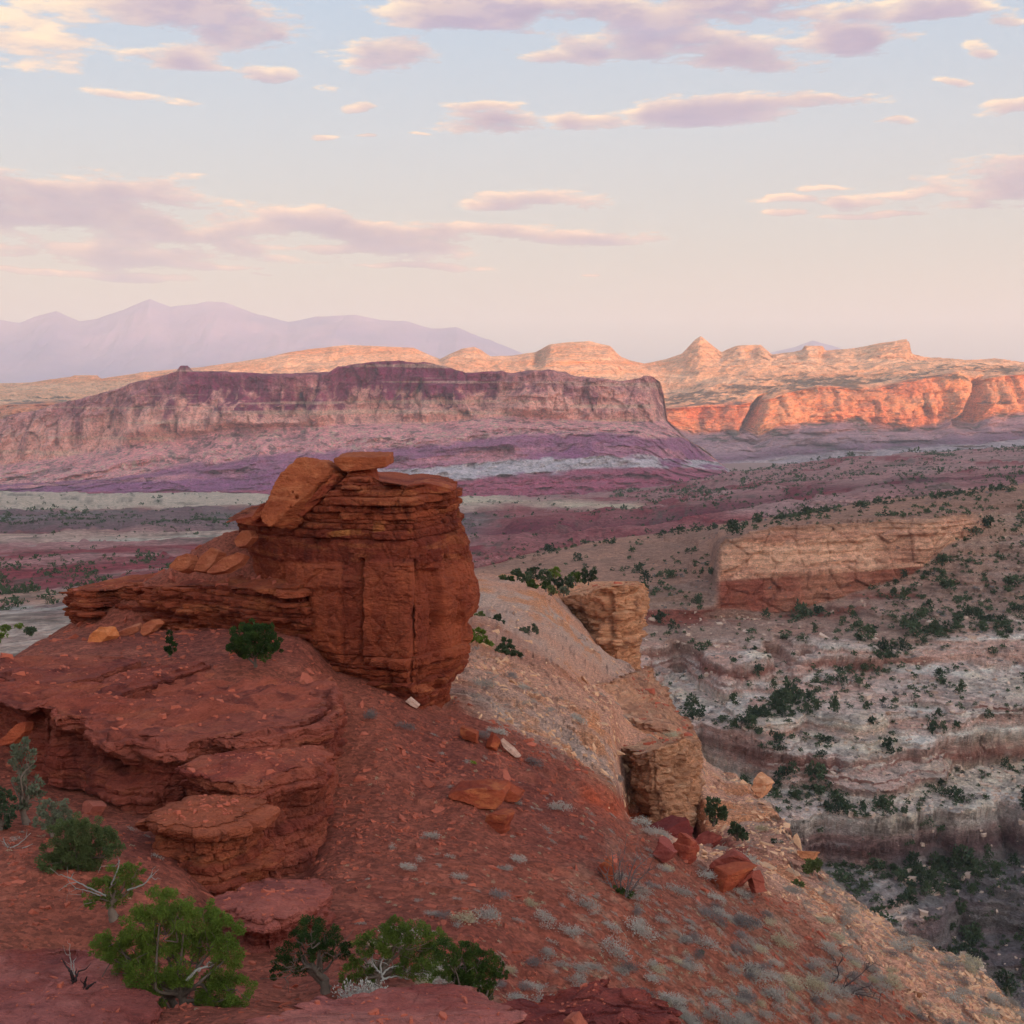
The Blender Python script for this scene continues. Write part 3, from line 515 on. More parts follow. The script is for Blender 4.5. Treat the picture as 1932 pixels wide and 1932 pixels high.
for u_ in (1200, 1270, 1350): del A[u_]
def setc(u, low, mid):
    """ground in front of and under the bedrock shelves (low: lines 3-8), then the step under the thin ledge (mid: lines 9-11)"""
    L = A[u]; A[u] = L[:3] + list(low) + list(mid) + L[10:]
A[640] = [(2230,24),(1940,30),(1890,36.5),(1780,44),(1690,50),(1600,56),(1510,62),(1410,68),(1320,73),(1150,91),(1160,102),(1240,140),(1500,190)]
for u_ in list(A):
    if not 0 <= u_ <= 560 and u_ != -260:
        L = A[u_]; p8, p9 = L[8], L[9]; A[u_] = L[:9] + [tuple(p8[j] + (p9[j] - p8[j]) * f_ for j in (0, 1)) for f_ in (.35, .65)] + L[9:]
A[1195] = [(2180,35),(1935,45),(1850,49.5),(1755,55),(1670,61),(1590,69),(1562,76),(1600,98),(1590,116),(1500,124),(1418,129),(1345,148),(1278,188),(1264,220),(1450,270)]
A[1245] = [(2180,36),(1935,46.5),(1850,51),(1755,57),(1670,63.5),(1600,71.5),(1578,76),(1650,96),(1640,113),(1500,126),(1405,132),(1372,142),(1345,165),(1355,185),(1580,225)]
A[1305] = [(2180,37),(1935,48.5),(1855,52.5),(1762,58.5),(1680,66),(1622,74),(1600,79),(1670,98),(1660,114),(1520,126),(1410,134),(1400,142),(1396,150),(1410,165),(1640,200)]
A[1340] = [(2180,38),(1935,49.7),(1860,53.7),(1768,59.7),(1688,67.5),(1628,76),(1606,81),(1640,96),(1600,108),(1540,118),(1490,128),(1462,137),(1445,148),(1470,162),(1720,190)]
A[-260] = A[-260][:9] + [(1322, 78), (1324, 82)] + A[-260][9:]; A[-260][8] = (1330, 75)
A[0] = A[0][:3] + [(1650,46),(1575,51),(1505,57),(1440,62),(1335,66),(1285,71)] + [(1262,76),(1254,79)] + [(1252,82),(1262,90)] + A[0][11:]
A[130] = A[130][:3] + [(1640,47),(1575,52),(1525,56.5),(1480,61),(1345,66),(1262,72.5)] + [(1200,82),(1186,87)] + [(1180,91),(1184,97)] + A[130][11:]
A[300] = A[300][:3] + [(1710,45),(1625,50),(1565,55),(1510,60),(1345,66),(1244,72.5)] + [(1196,82),(1180,86.5)] + [(1080,89.5),(1092,98)] + A[300][11:]
A[450] = [(2230,24),(1945,30),(1890,37)] + [(1815,42),(1750,46.5),(1694,51.5),(1530,60),(1375,65),(1246,72.5)] + [(1195,78.5),(1182,82.5)] + [(1002,91),(1020,102)] + A[450][11:]
A[560] = [(2230,24),(1945,30),(1900,37)] + [(1815,42.5),(1745,47),(1672,53.5),(1560,60),(1375,66),(1260,73)] + [(1206,77.5),(1192,80.5)] + [(1030,88),(1050,102)] + A[560][11:]
P, ts = columns(A, us, 860)
T = np.broadcast_to(ts[:, None], P.shape[:2]); uu, vv = UV(P)
nb = fbm(P, (6, 6, 6), 5, .6, 451)
lim = poly_at([(-260, 3000), (820, 1330), (860, 1296), (930, 1345), (1000, 1405), (1100, 1470), (1200, 1535), (1300, 1606), (1400, 1668), (1500, 1735), (1600, 1805), (1700, 1870), (1800, 1935), (2190, 2200)], uu)
tn = sstep(34, -34, vv - lim + 60 * nb) * sstep(815, 850, uu)
edge = np.exp(-((T - 12) / .8) ** 2) * sstep(1200, 1400, uu)
P[..., 2] += .40 * fbm(P, (9, 9, 9), 4, .5, 455) + .10 * fbm(P, (1.1, 1.1, 1.1), 4, .6, 459) + tn * sstep(110, 190, P[..., 1]) * (1.1 * fbm(P, (14, 20, 6), 5, .62, 467)) + tn * (.6 * fbm(P, (5, 7, 1.4), 5, .62, 463) + .5 * np.floor(2.5 * fbm(P, (11, 15, 4), 3, .6, 466)) / 2.5)
rill = fbm(P, (15, 2.3, 30), 4, .55, 457, ridge=True); P[..., 2] += .34 * (rill - .2) * sstep(560, 760, uu) * sstep(170, 90, P[..., 1]) + .16 * (rill - .2) * sstep(760, 560, uu)
P[..., 2] += edge * (.55 * fbm(P, (2.6, 2.6, 2.6), 3, .6, 464)) + .22 * sstep(.1, .5, fbm(P, (2.4, 2.4, 2.4), 3, .6, 468)) * (.3 + .7 * sstep(500, 900, uu)) * sstep(200, 60, P[..., 1])
vr_, ve_ = vor(P, (2.4, 2.4, 1.2), 469); P[..., 2] += tn * (.22 * vr_ - .12 * np.exp(-ve_ / .1)) * sstep(-.3, .3, fbm(P, (14, 18, 8), 3, s=470))
b = P.copy(); terrace(b, .55, .8, 465, .6, 12.); P = P + (b - P) * (tn * .75 + .15 + .2 * edge)[..., None]
soil = lin(154, 80, 60); dsoil = lin(128, 62, 50); tanc = lin(204, 138, 110); orng = lin(206, 124, 78); pale = lin(206, 168, 144); gryp = lin(186, 150, 132)
c = mix(np.broadcast_to(soil, P.shape), dsoil, np.clip(.5 + 1.1 * fbm(P, (8, 12, 8), 5, s=471), 0, 1))
c = mix(c, lin(178, 96, 74), sstep(.05, .5, fbm(P, (1.2, 1.2, 1.2), 4, .6, 475)) * .5)
t2 = mix(np.broadcast_to(tanc, P.shape), gryp, np.clip(.45 + 1.2 * fbm(P, (16, 24, 10), 4, s=478), 0, 1)); t2 = mix(t2, orng, sstep(.1, .4, fbm(P, (10, 14, 2.2), 4, .6, 481)) * .75)
t2 = mix(t2, lin(168, 98, 74), sstep(.1, .45, fbm(P, (22, 30, 8), 4, s=484)) * .6)
c = mix(c, t2, tn)
br = sstep(1000, 1700, uu + (vv - 1600) * .3) * (1 - tn) * .5; c = mix(c, lin(168, 112, 86), br * np.clip(.6 + fbm(P, (3, 3, 3), 4, s=487), 0, 1))
st1 = np.exp(-((vv - (1512 + (uu - 1130) * .36)) / 17) ** 2) * sstep(1075, 1110, uu) * (1 - sstep(1215, 1260, uu)); c = mix(c, lin(172, 74, 48), st1)
st2 = np.exp(-((vv - (1608 + (uu - 1380) * .55)) / 24) ** 2) * sstep(1285, 1318, uu) * (1 - sstep(1400, 1480, uu)); c = mix(c, lin(138, 58, 48), st2 * .95)
c = mix(c, lin(216, 182, 150), sstep(.0, .4, fbm(P, (2, 2, 2), 4, s=490)) * edge * .7)
gl = sstep(.1, .4, fbm(P, (1.8, 2.6, 1.8), 4, .6, 493)) * sstep(900, 1500, uu + (vv - 1600)) * .35; c = mix(c, lin(196, 158, 130), gl * (1 - tn))
SLOPE = P; add_sheet('hill', P, c, MT_SOIL); SLOPE_TN = tn
# the ground under the camera
gx, gy = np.meshgrid(np.linspace(-160, 160, 90), np.linspace(-160, 25, 60)); zz = np.interp(gy, [-160, -20, 0, 10, 25], [-1.5, -1.7, -1.8, -6.6, -14.2]) - np.maximum(gx - 12, 0) * .3 * sstep(-40, 25, gy)
Pk = np.stack([gx, gy, zz + .2 * fbm(np.stack([gx, gy, gx * 0], -1), (4, 4, 4), 4, s=497)], -1)
add_sheet('lookout_ground', Pk, mix(np.broadcast_to(soil, Pk.shape), dsoil, .5 + 0 * gx), MT_SOIL)
su, sv = UV(SLOPE); SLN = normals(SLOPE); SLN *= np.sign(SLN[..., 2:3]); sfl = (su.ravel(), sv.ravel()); sP = SLOPE.reshape(-1, 3); sN = SLN.reshape(-1, 3)
SFRONT = (T.ravel() < 12.3)
def ground_at(u, v):
    """where the line of sight through (u, v) meets the near slope: point and normal"""
    d = (sfl[0] - u) ** 2 + (sfl[1] - v) ** 2 + np.where(SFRONT, 0, 1e6); i = int(np.argmin(d)); return Vector(sP[i].tolist()), Vector(sN[i].tolist())
# ---------------------------------------------------------------- bedrock outcrops: closed shapes built bed by bed
MT_ROCK = terrain_mat('red_sandstone', .8, .9, .2, .36, (1, 1, 2.), fine=6., bed=.5, bedh=.2, bedv=.11)
MT_TANROCK = terrain_mat('tan_sandstone', .9, .9, .3, .36, (1, 1, 1.6), fine=6., bed=.7, bedh=.5, bedv=.2)
MT_CHIP = plain_mat('stone_chip', lin(168, 84, 64), .35, 6.); MT_TCHIP = plain_mat('tan_stone_chip', lin(206, 152, 118), .3, 6.); MT_BLOCK = terrain_mat('red_block', .7, .6, .1, .25, fine=6.)
RED = (lin(164, 76, 48), lin(132, 54, 38), lin(190, 104, 64)); TAN = (lin(224, 150, 110), lin(198, 126, 88), lin(232, 174, 134))
def closed(pts, M, k=.2):
    """smooth closed curve through corner points (n,3) -> (M,3); corners kept fairly tight"""
    n = len(pts); p = np.asarray(pts, float); L = np.linalg.norm(np.roll(p, -1, 0) - p, axis=1); s = np.concatenate([[0], np.cumsum(L)])
    t = np.linspace(0, s[-1], M, False); i = np.clip(np.searchsorted(s, t, 'right') - 1, 0, n - 1); f = ((t - s[i]) / L[i])[:, None]
    p0, p1, p2, p3 = p[(i - 1) % n], p[i], p[(i + 1) % n], p[(i + 2) % n]; e1, e2 = np.minimum(L[i], L[(i - 1) % n])[:, None], np.minimum(L[i], L[(i + 1) % n])[:, None]
    d1 = (p2 - p0) / (np.linalg.norm(p2 - p0, axis=1, keepdims=True) + 1e-9); d2 = (p3 - p1) / (np.linalg.norm(p3 - p1, axis=1, keepdims=True) + 1e-9); w = min(1, k / .3)
    m1, m2 = w * d1 * e1 + (1 - w) * (p2 - p1), w * d2 * e2 + (1 - w) * (p2 - p1)
    return (2 * f ** 3 - 3 * f ** 2 + 1) * p1 + (f ** 3 - 2 * f ** 2 + f) * m1 + (-2 * f ** 3 + 3 * f ** 2) * p2 + (f ** 3 - f ** 2) * m2
CAPS = []
def blockify(name, levels, mat, pal, M=520, side=170, cap=46, beds=(.25, .6), off=.25, rough=.18, gap=.12, joints=(), jw=.18, dome=0., seed=1, thin=None, ztop=None, tilt=0., label=None, cat='rock outcrop', group=None, rnd=.0, capbump=.12, stain=.6, post=None, block=.5, tight=.2, rag=.0, lobes=0., panels=(), zonecol=None, frac=.14, fracs=1.3):
    """levels: outlines (same corner order) from top to bottom, each corner (u, v, Y)"""
    r = np.random.default_rng(seed)
    O = np.stack([closed(P3(*np.array(l, float).T), M, tight) for l in levels])          # (nl, M, 3)
    tl = np.linspace(0, len(levels) - 1, side); S = pchip(np.arange(len(levels)), O, tl)
    c = S.mean(1, keepdims=True)
    # outward direction, in plan
    tg = np.roll(S, -1, 1) - np.roll(S, 1, 1); nrm = np.stack([tg[..., 1], -tg[..., 0], 0 * tg[..., 0]], -1); nrm /= np.linalg.norm(nrm, axis=-1, keepdims=True) + 1e-9
    nrm *= np.sign((nrm * (S - c)).sum(-1).mean())
    zz = S[..., 2] + tilt * S[..., 0] + .10 * fbm(S, (2.2, 2.2, 2.2), 3, s=seed + 50)
    z0, z1 = zz.min() - .1, zz.max() + .1; B = [z0]
    while B[-1] < z1:
        w = r.uniform(*beds)
        if thin: w *= thin(B[-1])
        B.append(B[-1] + max(w, .05))
    B = np.array(B); k = np.clip(np.searchsorted(B, zz, 'right') - 1, 0, len(B) - 2); f = (zz - B[k]) / (B[k + 1] - B[k])
    ro = r.uniform(-1, 1, len(B)); amp = off if not thin else off * np.clip(thin(zz) if callable(thin) else 1, .25, 1.)
    if thin: amp = off * np.clip(1.5 - .5 * np.asarray(thin(zz)), .07, 1)
    bed = ro[k] * (.6 + .4 * fbm(np.stack([S[..., 0], S[..., 1], k * 3.7], -1), (1.6, 1.6, 1), 3, s=seed + 60)) + .55 * fbm(np.stack([S[..., 0], S[..., 1], k * 5.1], -1), (.9, .9, 1), 3, .6, seed + 70)
    # each bed is broken into blocks by upright joints
    arc = np.concatenate([[0], np.cumsum(np.linalg.norm(np.diff(O[len(O) // 2], axis=0), axis=1))])[None, :] + .35 * fbm(S, (1.5, 1.5, 1.5), 2, s=seed + 73)
    lk = r.uniform(.45, 2.4, len(B))[k] * (np.asarray(thin(zz)) ** .6 if thin else 1); cc_ = arc / lk + r.uniform(0, 9, len(B))[k]; ci = np.floor(cc_); cf_ = cc_ - ci
    hb = vnoise(np.stack([ci * 1.37 + .5, k * 2.11 + .5, ci * 0 + .5], -1), seed + 76) * 1.6
    bed = .6 * bed + block * hb - block * .9 * np.exp(-((np.minimum(cf_, 1 - cf_) * lk) / .07) ** 2) * (gap / off) + 1.1 * (r.uniform(0, 1, len(B)) < .13)[k] * (hb > -.1)
    blk = np.floor(fbm(np.stack([S[..., 0], S[..., 1], k * 9.3], -1), (1.1, 1.1, 1), 2, s=seed + 75) * 3.2) / 3.2
    d = amp * (bed + .45 * blk) - gap * np.abs(2 * f - 1) ** 6 * (amp / off) + rough * fbm(S, (2.4, 2.4, 1.3), 5, .5, seed + 80) + rough * .35 * fbm(S, (.5, .5, .22), 4, .6, seed + 84)
    u_, v_ = UV(S); u_ = u_ + 5 * fbm(S, (1.2, 1.2, 1.6), 3, s=seed + 85)
    for (ju, jl, jv0, jv1, jd) in joints:
        d -= jd * np.exp(-np.abs((u_ + (v_ - jv0) * jl - ju) / (jw * 20)) ** 1.6) * sstep(jv0 - 8, jv0 + 4, v_) * (1 - sstep(jv1 - 4, jv1 + 8, v_)) * (nrm[..., 1] < .25)
    for (a_, b_, v0_, v1_, o_) in panels: d += o_ * sstep(a_ - 2, a_ + 2, u_) * (1 - sstep(b_ - 2, b_ + 2, u_)) * sstep(v0_ - 5, v0_ + 5, v_) * (1 - sstep(v1_ - 5, v1_ + 5, v_)) * (nrm[..., 1] < .3)
    if rag: q_ = S * np.array([1, 1, .25]); d += rag * (fbm(q_, (.9, .9, .9), 4, .6, seed + 86) + .6 * np.floor(2.5 * fbm(q_, (.6, .6, .6), 2, s=seed + 88)) / 2.5)
    if frac:      # fracture blocks: angular pieces parted by cracks
        vv1, ve1 = vor(S, (fracs, fracs, fracs * 1.25), seed + 201); vv2, ve2 = vor(S, (fracs * .42, fracs * .42, fracs * .26), seed + 211)
        d += frac * (vv1 - .7 * np.exp(-ve1 / .06)) + .42 * frac * (vv2 - .6 * np.exp(-ve2 / .09))
    endf = np.minimum(np.arange(side) / 5., 1)[:, None]
    S = S + nrm * d[..., None] + nrm * (rnd * (np.sqrt(np.clip(endf, 0, 1)) - 1))[..., None]
    ct = S[0].mean(0); tcap = np.linspace(0, 1, cap, False)[:, None, None] ** .8
    ker = np.hanning(M // 9 | 1); ker /= ker.sum(); pad = len(ker) // 2; sm_ = np.stack([np.convolve(np.concatenate([S[0][-pad:, j], S[0][:, j], S[0][:pad, j]]), ker, 'valid') for j in range(3)], -1)
    capT = ct + (mix(np.broadcast_to(sm_[None], (cap, M, 3)), S[0][None], (tcap ** 9)[..., 0] * np.ones((cap, M))) - ct) * tcap; capT[..., 2] += dome * (1 - tcap[..., 0] ** 2) + capbump * (1 - tcap[..., 0] ** 8) * (fbm(capT, (1.5, 2.2, 1.5), 5, .55, seed + 90) + .4 * np.floor(3 * fbm(capT, (2.2, 3, 2), 2, s=seed + 95)) / 2)
    if lobes:
        x_, y_ = capT[..., 0], capT[..., 1]; q_ = np.stack([(x_ * .75 - y_ * .66) / 1.5, (x_ * .66 + y_ * .75) / 6., 0 * x_], -1)
        capT[..., 2] += lobes * (1 - .4 * tcap[..., 0] ** 8) * (fbm(q_, (1, 1, 1), 4, .5, seed + 92, ridge=False) - .35 * np.abs(fbm(q_, (1, 1, 1), 2, s=seed + 94))) + .12 * np.floor(4 * fbm(capT, (2.4, 3.2, 2), 3, .55, seed + 93)) / 4
    cb = S[-1].mean(0); capB = cb + (S[-1] - cb)[None] * np.linspace(1, 0, 8)[1:, None, None]
    A_ = np.concatenate([capT, S, capB]); 
    if ztop is not None:
        lim_ = ztop(A_); A_[..., 2] = np.minimum(A_[..., 2], lim_ + .05 * fbm(A_, (.5, .5, .5), 3, s=seed + 97))
    if post is not None: A_ = post(A_)
    kk = np.concatenate([np.zeros((cap, M), int) + k[0][None], k, np.zeros((7, M), int) + k[-1][None]])
    tone = r.uniform(0, 1, len(B))[kk]
    col_ = mix(np.broadcast_to(pal[0], A_.shape), pal[1], np.clip(tone * 1.1 + .8 * fbm(A_, (1.6, 1.6, .7), 4, .6, seed + 110) - .2, 0, 1))
    col_ = mix(col_, pal[2], sstep(.05, .5, fbm(A_, (2.6, 2.6, .35), 4, .6, seed + 115)) * .55)
    col_ = mix(col_, col_ * np.array([.42, .40, .5]), sstep(.08, .5, fbm(A_, (1.1, 1.1, 3.2), 4, .6, seed + 120)) * stain)
    if zonecol is not None: w_, zc_ = zonecol(A_); col_ = mix(col_, zc_, w_)
    CAPS.append(A_[2:cap - 2:2].reshape(-1, 3))
    o = link(name, mesh_np(name, A_, grid_quads(len(A_), M, True), cols=col_), mat)
    if label: tag(o, label, cat, group)
    return o
# --- the butte
def zt(A_):
    u, v = UV(A_); Y = A_[..., 1]
    top = poly_at([(380, 1010), (445, 984), (492, 979), (520, 972), (548, 966), (575, 950), (612, 935), (640, 912), (655, 897), (700, 899), (718, 908), (745, 913), (775, 918), (800, 914), (850, 920), (900, 924)], u)
    return P3(u, top, np.clip(Y, 70, 84))[..., 2]
bthin = lambda z: np.where(np.asarray(z) > -10.05, 1., np.where(np.asarray(z) > -15.0, 4., 1.3))
def bt1(z): return float(bthin(z)) if np.ndim(z) == 0 else bthin(z)
BL = [
 [(440,890,86),(520,890,81.5),(610,890,79.3),(700,890,77.6),(775,890,77.2),(850,890,81),(856,890,86),(830,890,93),(690,890,96),(500,890,94)],
 [(446,980,86),(520,980,81.2),(610,980,79.1),(700,980,77.3),(780,980,76.9),(858,980,81),(866,980,86),(835,980,93),(690,980,97),(500,980,95)],
 [(470,1045,86),(535,1045,80.8),(612,1045,79),(700,1045,77.1),(790,1045,76.5),(876,1045,81),(886,1045,86),(845,1045,93),(690,1045,97),(500,1045,96)],
 [(500,1120,86),(560,1120,80),(618,1120,78),(695,1120,76.6),(788,1120,75.8),(890,1120,80.5),(899,1120,85.5),(860,1120,93),(690,1120,97),(520,1120,96)],
 [(520,1190,86),(572,1190,79.6),(630,1190,77.8),(698,1190,76.8),(790,1190,75.8),(866,1190,80),(876,1190,85),(850,1190,92),(690,1190,96),(540,1190,95)],
 [(560,1250,86),(600,1250,79.6),(645,1250,78),(702,1250,77),(788,1250,75.8),(860,1250,79.5),(874,1250,84),(840,1250,91),(690,1250,95),(560,1250,94)],
 [(600,1292,86),(635,1292,79.6),(672,1292,78.2),(712,1292,77.2),(790,1292,76),(842,1292,78.6),(852,1292,82),(820,1292,90),(690,1292,94),(600,1292,92)],
 [(620,1360,86),(660,1360,80.2),(690,1360,79),(730,1360,78.2),(790,1360,77),(812,1360,79),(820,1360,82),(800,1360,90),(690,1360,94),(620,1360,92)]]
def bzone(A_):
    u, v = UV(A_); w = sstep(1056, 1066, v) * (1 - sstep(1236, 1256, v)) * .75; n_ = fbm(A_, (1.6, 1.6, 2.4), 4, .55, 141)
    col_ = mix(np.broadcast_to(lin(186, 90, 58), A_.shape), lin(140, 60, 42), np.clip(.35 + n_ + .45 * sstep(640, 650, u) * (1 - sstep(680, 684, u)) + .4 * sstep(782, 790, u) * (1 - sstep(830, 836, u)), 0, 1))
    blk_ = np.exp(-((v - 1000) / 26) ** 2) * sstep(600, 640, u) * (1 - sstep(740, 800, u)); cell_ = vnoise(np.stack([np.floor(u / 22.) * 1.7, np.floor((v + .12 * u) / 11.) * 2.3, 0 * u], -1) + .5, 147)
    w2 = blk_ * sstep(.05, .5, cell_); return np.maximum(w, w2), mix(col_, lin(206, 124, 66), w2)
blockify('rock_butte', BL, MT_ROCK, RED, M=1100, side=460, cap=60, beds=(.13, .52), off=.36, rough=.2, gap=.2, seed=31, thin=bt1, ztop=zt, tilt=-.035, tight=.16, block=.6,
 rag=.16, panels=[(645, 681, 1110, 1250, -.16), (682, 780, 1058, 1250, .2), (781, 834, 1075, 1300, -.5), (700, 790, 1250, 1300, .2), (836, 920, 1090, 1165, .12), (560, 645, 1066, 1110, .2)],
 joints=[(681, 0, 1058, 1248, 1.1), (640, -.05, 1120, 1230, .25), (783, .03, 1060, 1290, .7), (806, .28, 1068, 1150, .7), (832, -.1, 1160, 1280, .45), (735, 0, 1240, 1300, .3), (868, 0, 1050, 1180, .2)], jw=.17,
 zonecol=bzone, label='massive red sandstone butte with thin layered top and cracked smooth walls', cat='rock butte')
# --- thin bedded ledge running left from the butte
blockify('rock_ledge', [
 [(122,1118,90),(165,1113,88.6),(215,1112,89.5),(262,1108,87.6),(300,1106,84.8),(400,1108,82),(480,1112,80),(560,1108,78.5),(600,1095,80),(560,1060,90),(420,1070,96),(250,1085,98),(140,1108,97)],
 [(124,1140,90),(168,1140,88.4),(220,1140,89.4),(264,1142,87.4),(300,1142,84.6),(400,1142,81.8),(480,1144,79.8),(565,1140,78.3),(605,1125,80),(560,1090,90),(420,1100,96),(250,1110,98),(140,1130,97)],
 [(136,1160,90.3),(172,1164,88.8),(225,1166,89.8),(268,1170,87.8),(305,1172,85),(400,1172,82.2),(480,1170,80.2),(575,1170,78.5),(610,1150,80),(560,1120,90),(420,1130,96),(250,1140,98),(150,1150,97)],
 [(146,1186,91),(180,1190,89.6),(235,1196,90.4),(275,1200,88.8),(315,1202,86.3),(400,1204,83.2),(485,1200,81.2),(590,1212,79),(620,1180,81),(560,1150,90),(420,1160,96),(250,1170,98),(160,1180,97)]],
 MT_ROCK, RED, M=800, side=150, beds=(.1, .42), off=.42, rough=.5, gap=.2, seed=45, tilt=.02, block=.75, rag=.45, label='thin layered red ledge jutting left from the foot of the butte', capbump=.35)
# --- big rounded slab with overhanging lip
blockify('rock_shelf', [
 [(-60,1292,63),(0,1304,61.5),(50,1334,59.5),(78,1318,60.5),(104,1358,58.4),(140,1348,59.5),(167,1389,57.6),(215,1404,56.8),(250,1392,58),(312,1412,56.8),(366,1402,57.5),(380,1386,59),(440,1396,58.6),(520,1386,59.4),(612,1366,61.5),(646,1330,65),(620,1275,72),(420,1258,74),(200,1256,74),(0,1270,74)],
 [(-60,1306,63),(0,1318,61.4),(50,1342,59.3),(78,1330,60.4),(104,1370,58.2),(140,1362,59.3),(167,1402,57.4),(215,1420,56.5),(250,1412,57.8),(312,1440,56.2),(366,1428,56.9),(380,1408,58.8),(440,1418,58.3),(520,1412,59.1),(614,1392,61.3),(648,1350,65),(620,1300,72),(420,1280,74),(200,1280,74),(0,1290,74)],
 [(-60,1330,64.5),(0,1345,63),(50,1362,61.2),(78,1358,61.6),(104,1392,60.2),(140,1392,60.6),(167,1424,59.8),(215,1440,59.2),(250,1446,59.4),(312,1464,57.4),(366,1446,58),(385,1440,60),(440,1440,59.6),(520,1436,60),(610,1418,62),(645,1380,66),(620,1330,72),(420,1320,74),(200,1320,74),(0,1330,74)],
 [(-60,1380,65),(0,1400,63.4),(50,1416,61.2),(78,1420,61),(104,1440,59.8),(140,1446,60),(167,1462,59.2),(215,1484,58),(250,1500,57.4),(312,1508,57.2),(366,1490,58.4),(385,1484,60.4),(440,1480,60.4),(520,1470,61),(605,1450,63),(640,1420,66),(620,1380,72),(420,1370,74),(200,1370,74),(0,1380,74)],
 [(-60,1440,65),(0,1450,63.6),(50,1460,61.8),(78,1466,61.4),(104,1484,60),(140,1490,60),(167,1502,59.4),(215,1520,58.4),(250,1536,57.6),(312,1546,57.6),(366,1530,59),(385,1520,61),(440,1510,61),(520,1500,61.6),(600,1480,63.4),(635,1450,66),(620,1420,72),(420,1420,74),(200,1420,74),(0,1420,74)]],
 MT_ROCK, (lin(162, 80, 62), lin(146, 66, 52), lin(178, 94, 66)), M=1200, side=200, cap=90, beds=(.25, .7), off=.22, rough=.34, gap=.14, seed=57, dome=.25, rnd=.14, capbump=.2, stain=.75, rag=.3, lobes=1.5, label='broad rounded red slab with a deeply shadowed overhanging lip', cat='rock shelf')
for (ol, sd_, lb) in (
 ([(-60,1258,68),(10,1284,65.2),(60,1312,62.6),(112,1294,64),(190,1272,66.8),(262,1244,70.6),(190,1234,73),(60,1236,72),(-60,1240,72)], 151, 'rounded red lobe of rock at the left edge above the overhanging lip'),
 ([(88,1344,60),(150,1334,61.2),(236,1304,64.2),(336,1274,68),(398,1254,71),(326,1248,72),(206,1268,69),(124,1298,65)], 153, 'long diagonal red rock lobe lying across the broad rounded slab'),
 ([(244,1380,59.2),(330,1394,58.2),(420,1386,59.2),(546,1368,60.6),(626,1332,65),(566,1290,70),(426,1288,70),(316,1322,65)], 157, 'wide flat upper layer on the right half of the broad rounded slab')):
    blockify('rock_lobe', [ol] + [[(u, v + dv, Y + .002 * dv * Y / 10) for u, v, Y in ol] for dv in (9, 22, 60)], MT_ROCK, (lin(158, 80, 62), lin(140, 66, 54), lin(174, 94, 68)), M=520, side=60, cap=60, beds=(.2, .5), off=.1, rough=.22, gap=.08, seed=sd_, dome=.12, rnd=.25, capbump=.16, rag=.28, lobes=.7, stain=.8, label=lb, cat='rock shelf')
blockify('rock_shelf', [
 [(326,1448,54.6),(372,1432,56),(420,1418,57.5),(520,1404,59.5),(610,1406,60),(628,1424,58.5),(610,1444,56.5),(556,1452,55.4),(500,1482,53.8),(440,1478,53.6),(380,1466,54)],
 [(328,1456,54.6),(372,1440,56),(420,1424,57.5),(520,1412,59.5),(612,1420,60),(632,1448,58.3),(614,1472,56.3),(560,1486,55),(502,1506,53.6),(440,1496,53.6),(380,1480,54)],
 [(350,1500,56.4),(376,1490,57),(420,1474,58),(520,1462,59.5),(612,1472,60),(626,1500,58.6),(606,1520,56.8),(560,1532,55.8),(506,1540,54.6),(450,1530,54.8),(395,1516,55.6)],
 [(400,1580,56),(410,1560,57),(440,1540,58),(520,1530,59.5),(600,1540,60),(612,1580,58.2),(604,1612,56),(566,1630,55),(520,1640,54),(470,1630,54.2),(420,1606,55)],
 [(420,1650,56),(430,1640,57),(450,1630,58),(520,1620,59.5),(600,1640,60),(614,1660,57.6),(600,1684,55.4),(566,1690,54.4),(530,1694,53.8),(480,1684,54),(440,1670,55)]],
 MT_ROCK, (lin(162, 80, 60), lin(142, 62, 50), lin(180, 96, 68)), M=700, side=190, cap=50, beds=(.25, .75), off=.3, rough=.26, gap=.18, seed=63, dome=.18, rnd=.1, capbump=.2, rag=.3, lobes=.3, label='thick middle red slab stepping down below the broad rounded slab', cat='rock shelf')
blockify('rock_shelf', [
 [(262,1546,50.6),(300,1530,51.8),(368,1500,53.6),(430,1494,54),(494,1502,53.6),(486,1522,52.2),(440,1548,50.8),(392,1560,50),(330,1564,49.8)],
 [(264,1556,50.6),(300,1540,51.8),(368,1512,53.6),(430,1506,54),(500,1516,53.6),(490,1542,52.2),(444,1566,50.6),(394,1576,49.8),(330,1576,49.8)],
 [(276,1574,51),(306,1560,52),(368,1540,53.6),(430,1536,54),(498,1552,53.6),(488,1580,52.2),(446,1596,50.8),(396,1602,50.2),(336,1600,50.2)],
 [(272,1622,50.6),(304,1610,52),(368,1590,53.6),(430,1586,54),(500,1600,53.6),(492,1630,52),(448,1650,50.4),(398,1652,49.8),(336,1640,50)],
 [(290,1662,50.8),(310,1650,52),(368,1640,53.6),(430,1640,54),(494,1640,53.6),(484,1668,51.8),(440,1682,50.4),(396,1686,49.9),(340,1676,50.2)],
 [(320,1690,51.4),(330,1680,52),(368,1670,53.6),(430,1670,54),(480,1680,53.6),(470,1696,52),(430,1704,51),(396,1706,50.6),(350,1700,50.8)]],
 MT_ROCK, (lin(164, 82, 56), lin(144, 64, 46), lin(186, 104, 66)), M=760, side=210, cap=46, beds=(.2, .55), off=.34, rough=.26, gap=.24, seed=71, dome=.12, rnd=.05, capbump=.14, rag=.22, lobes=.16, block=.7, label='stacked layered red rock pillar with a flat leaf-shaped top', cat='rock shelf')
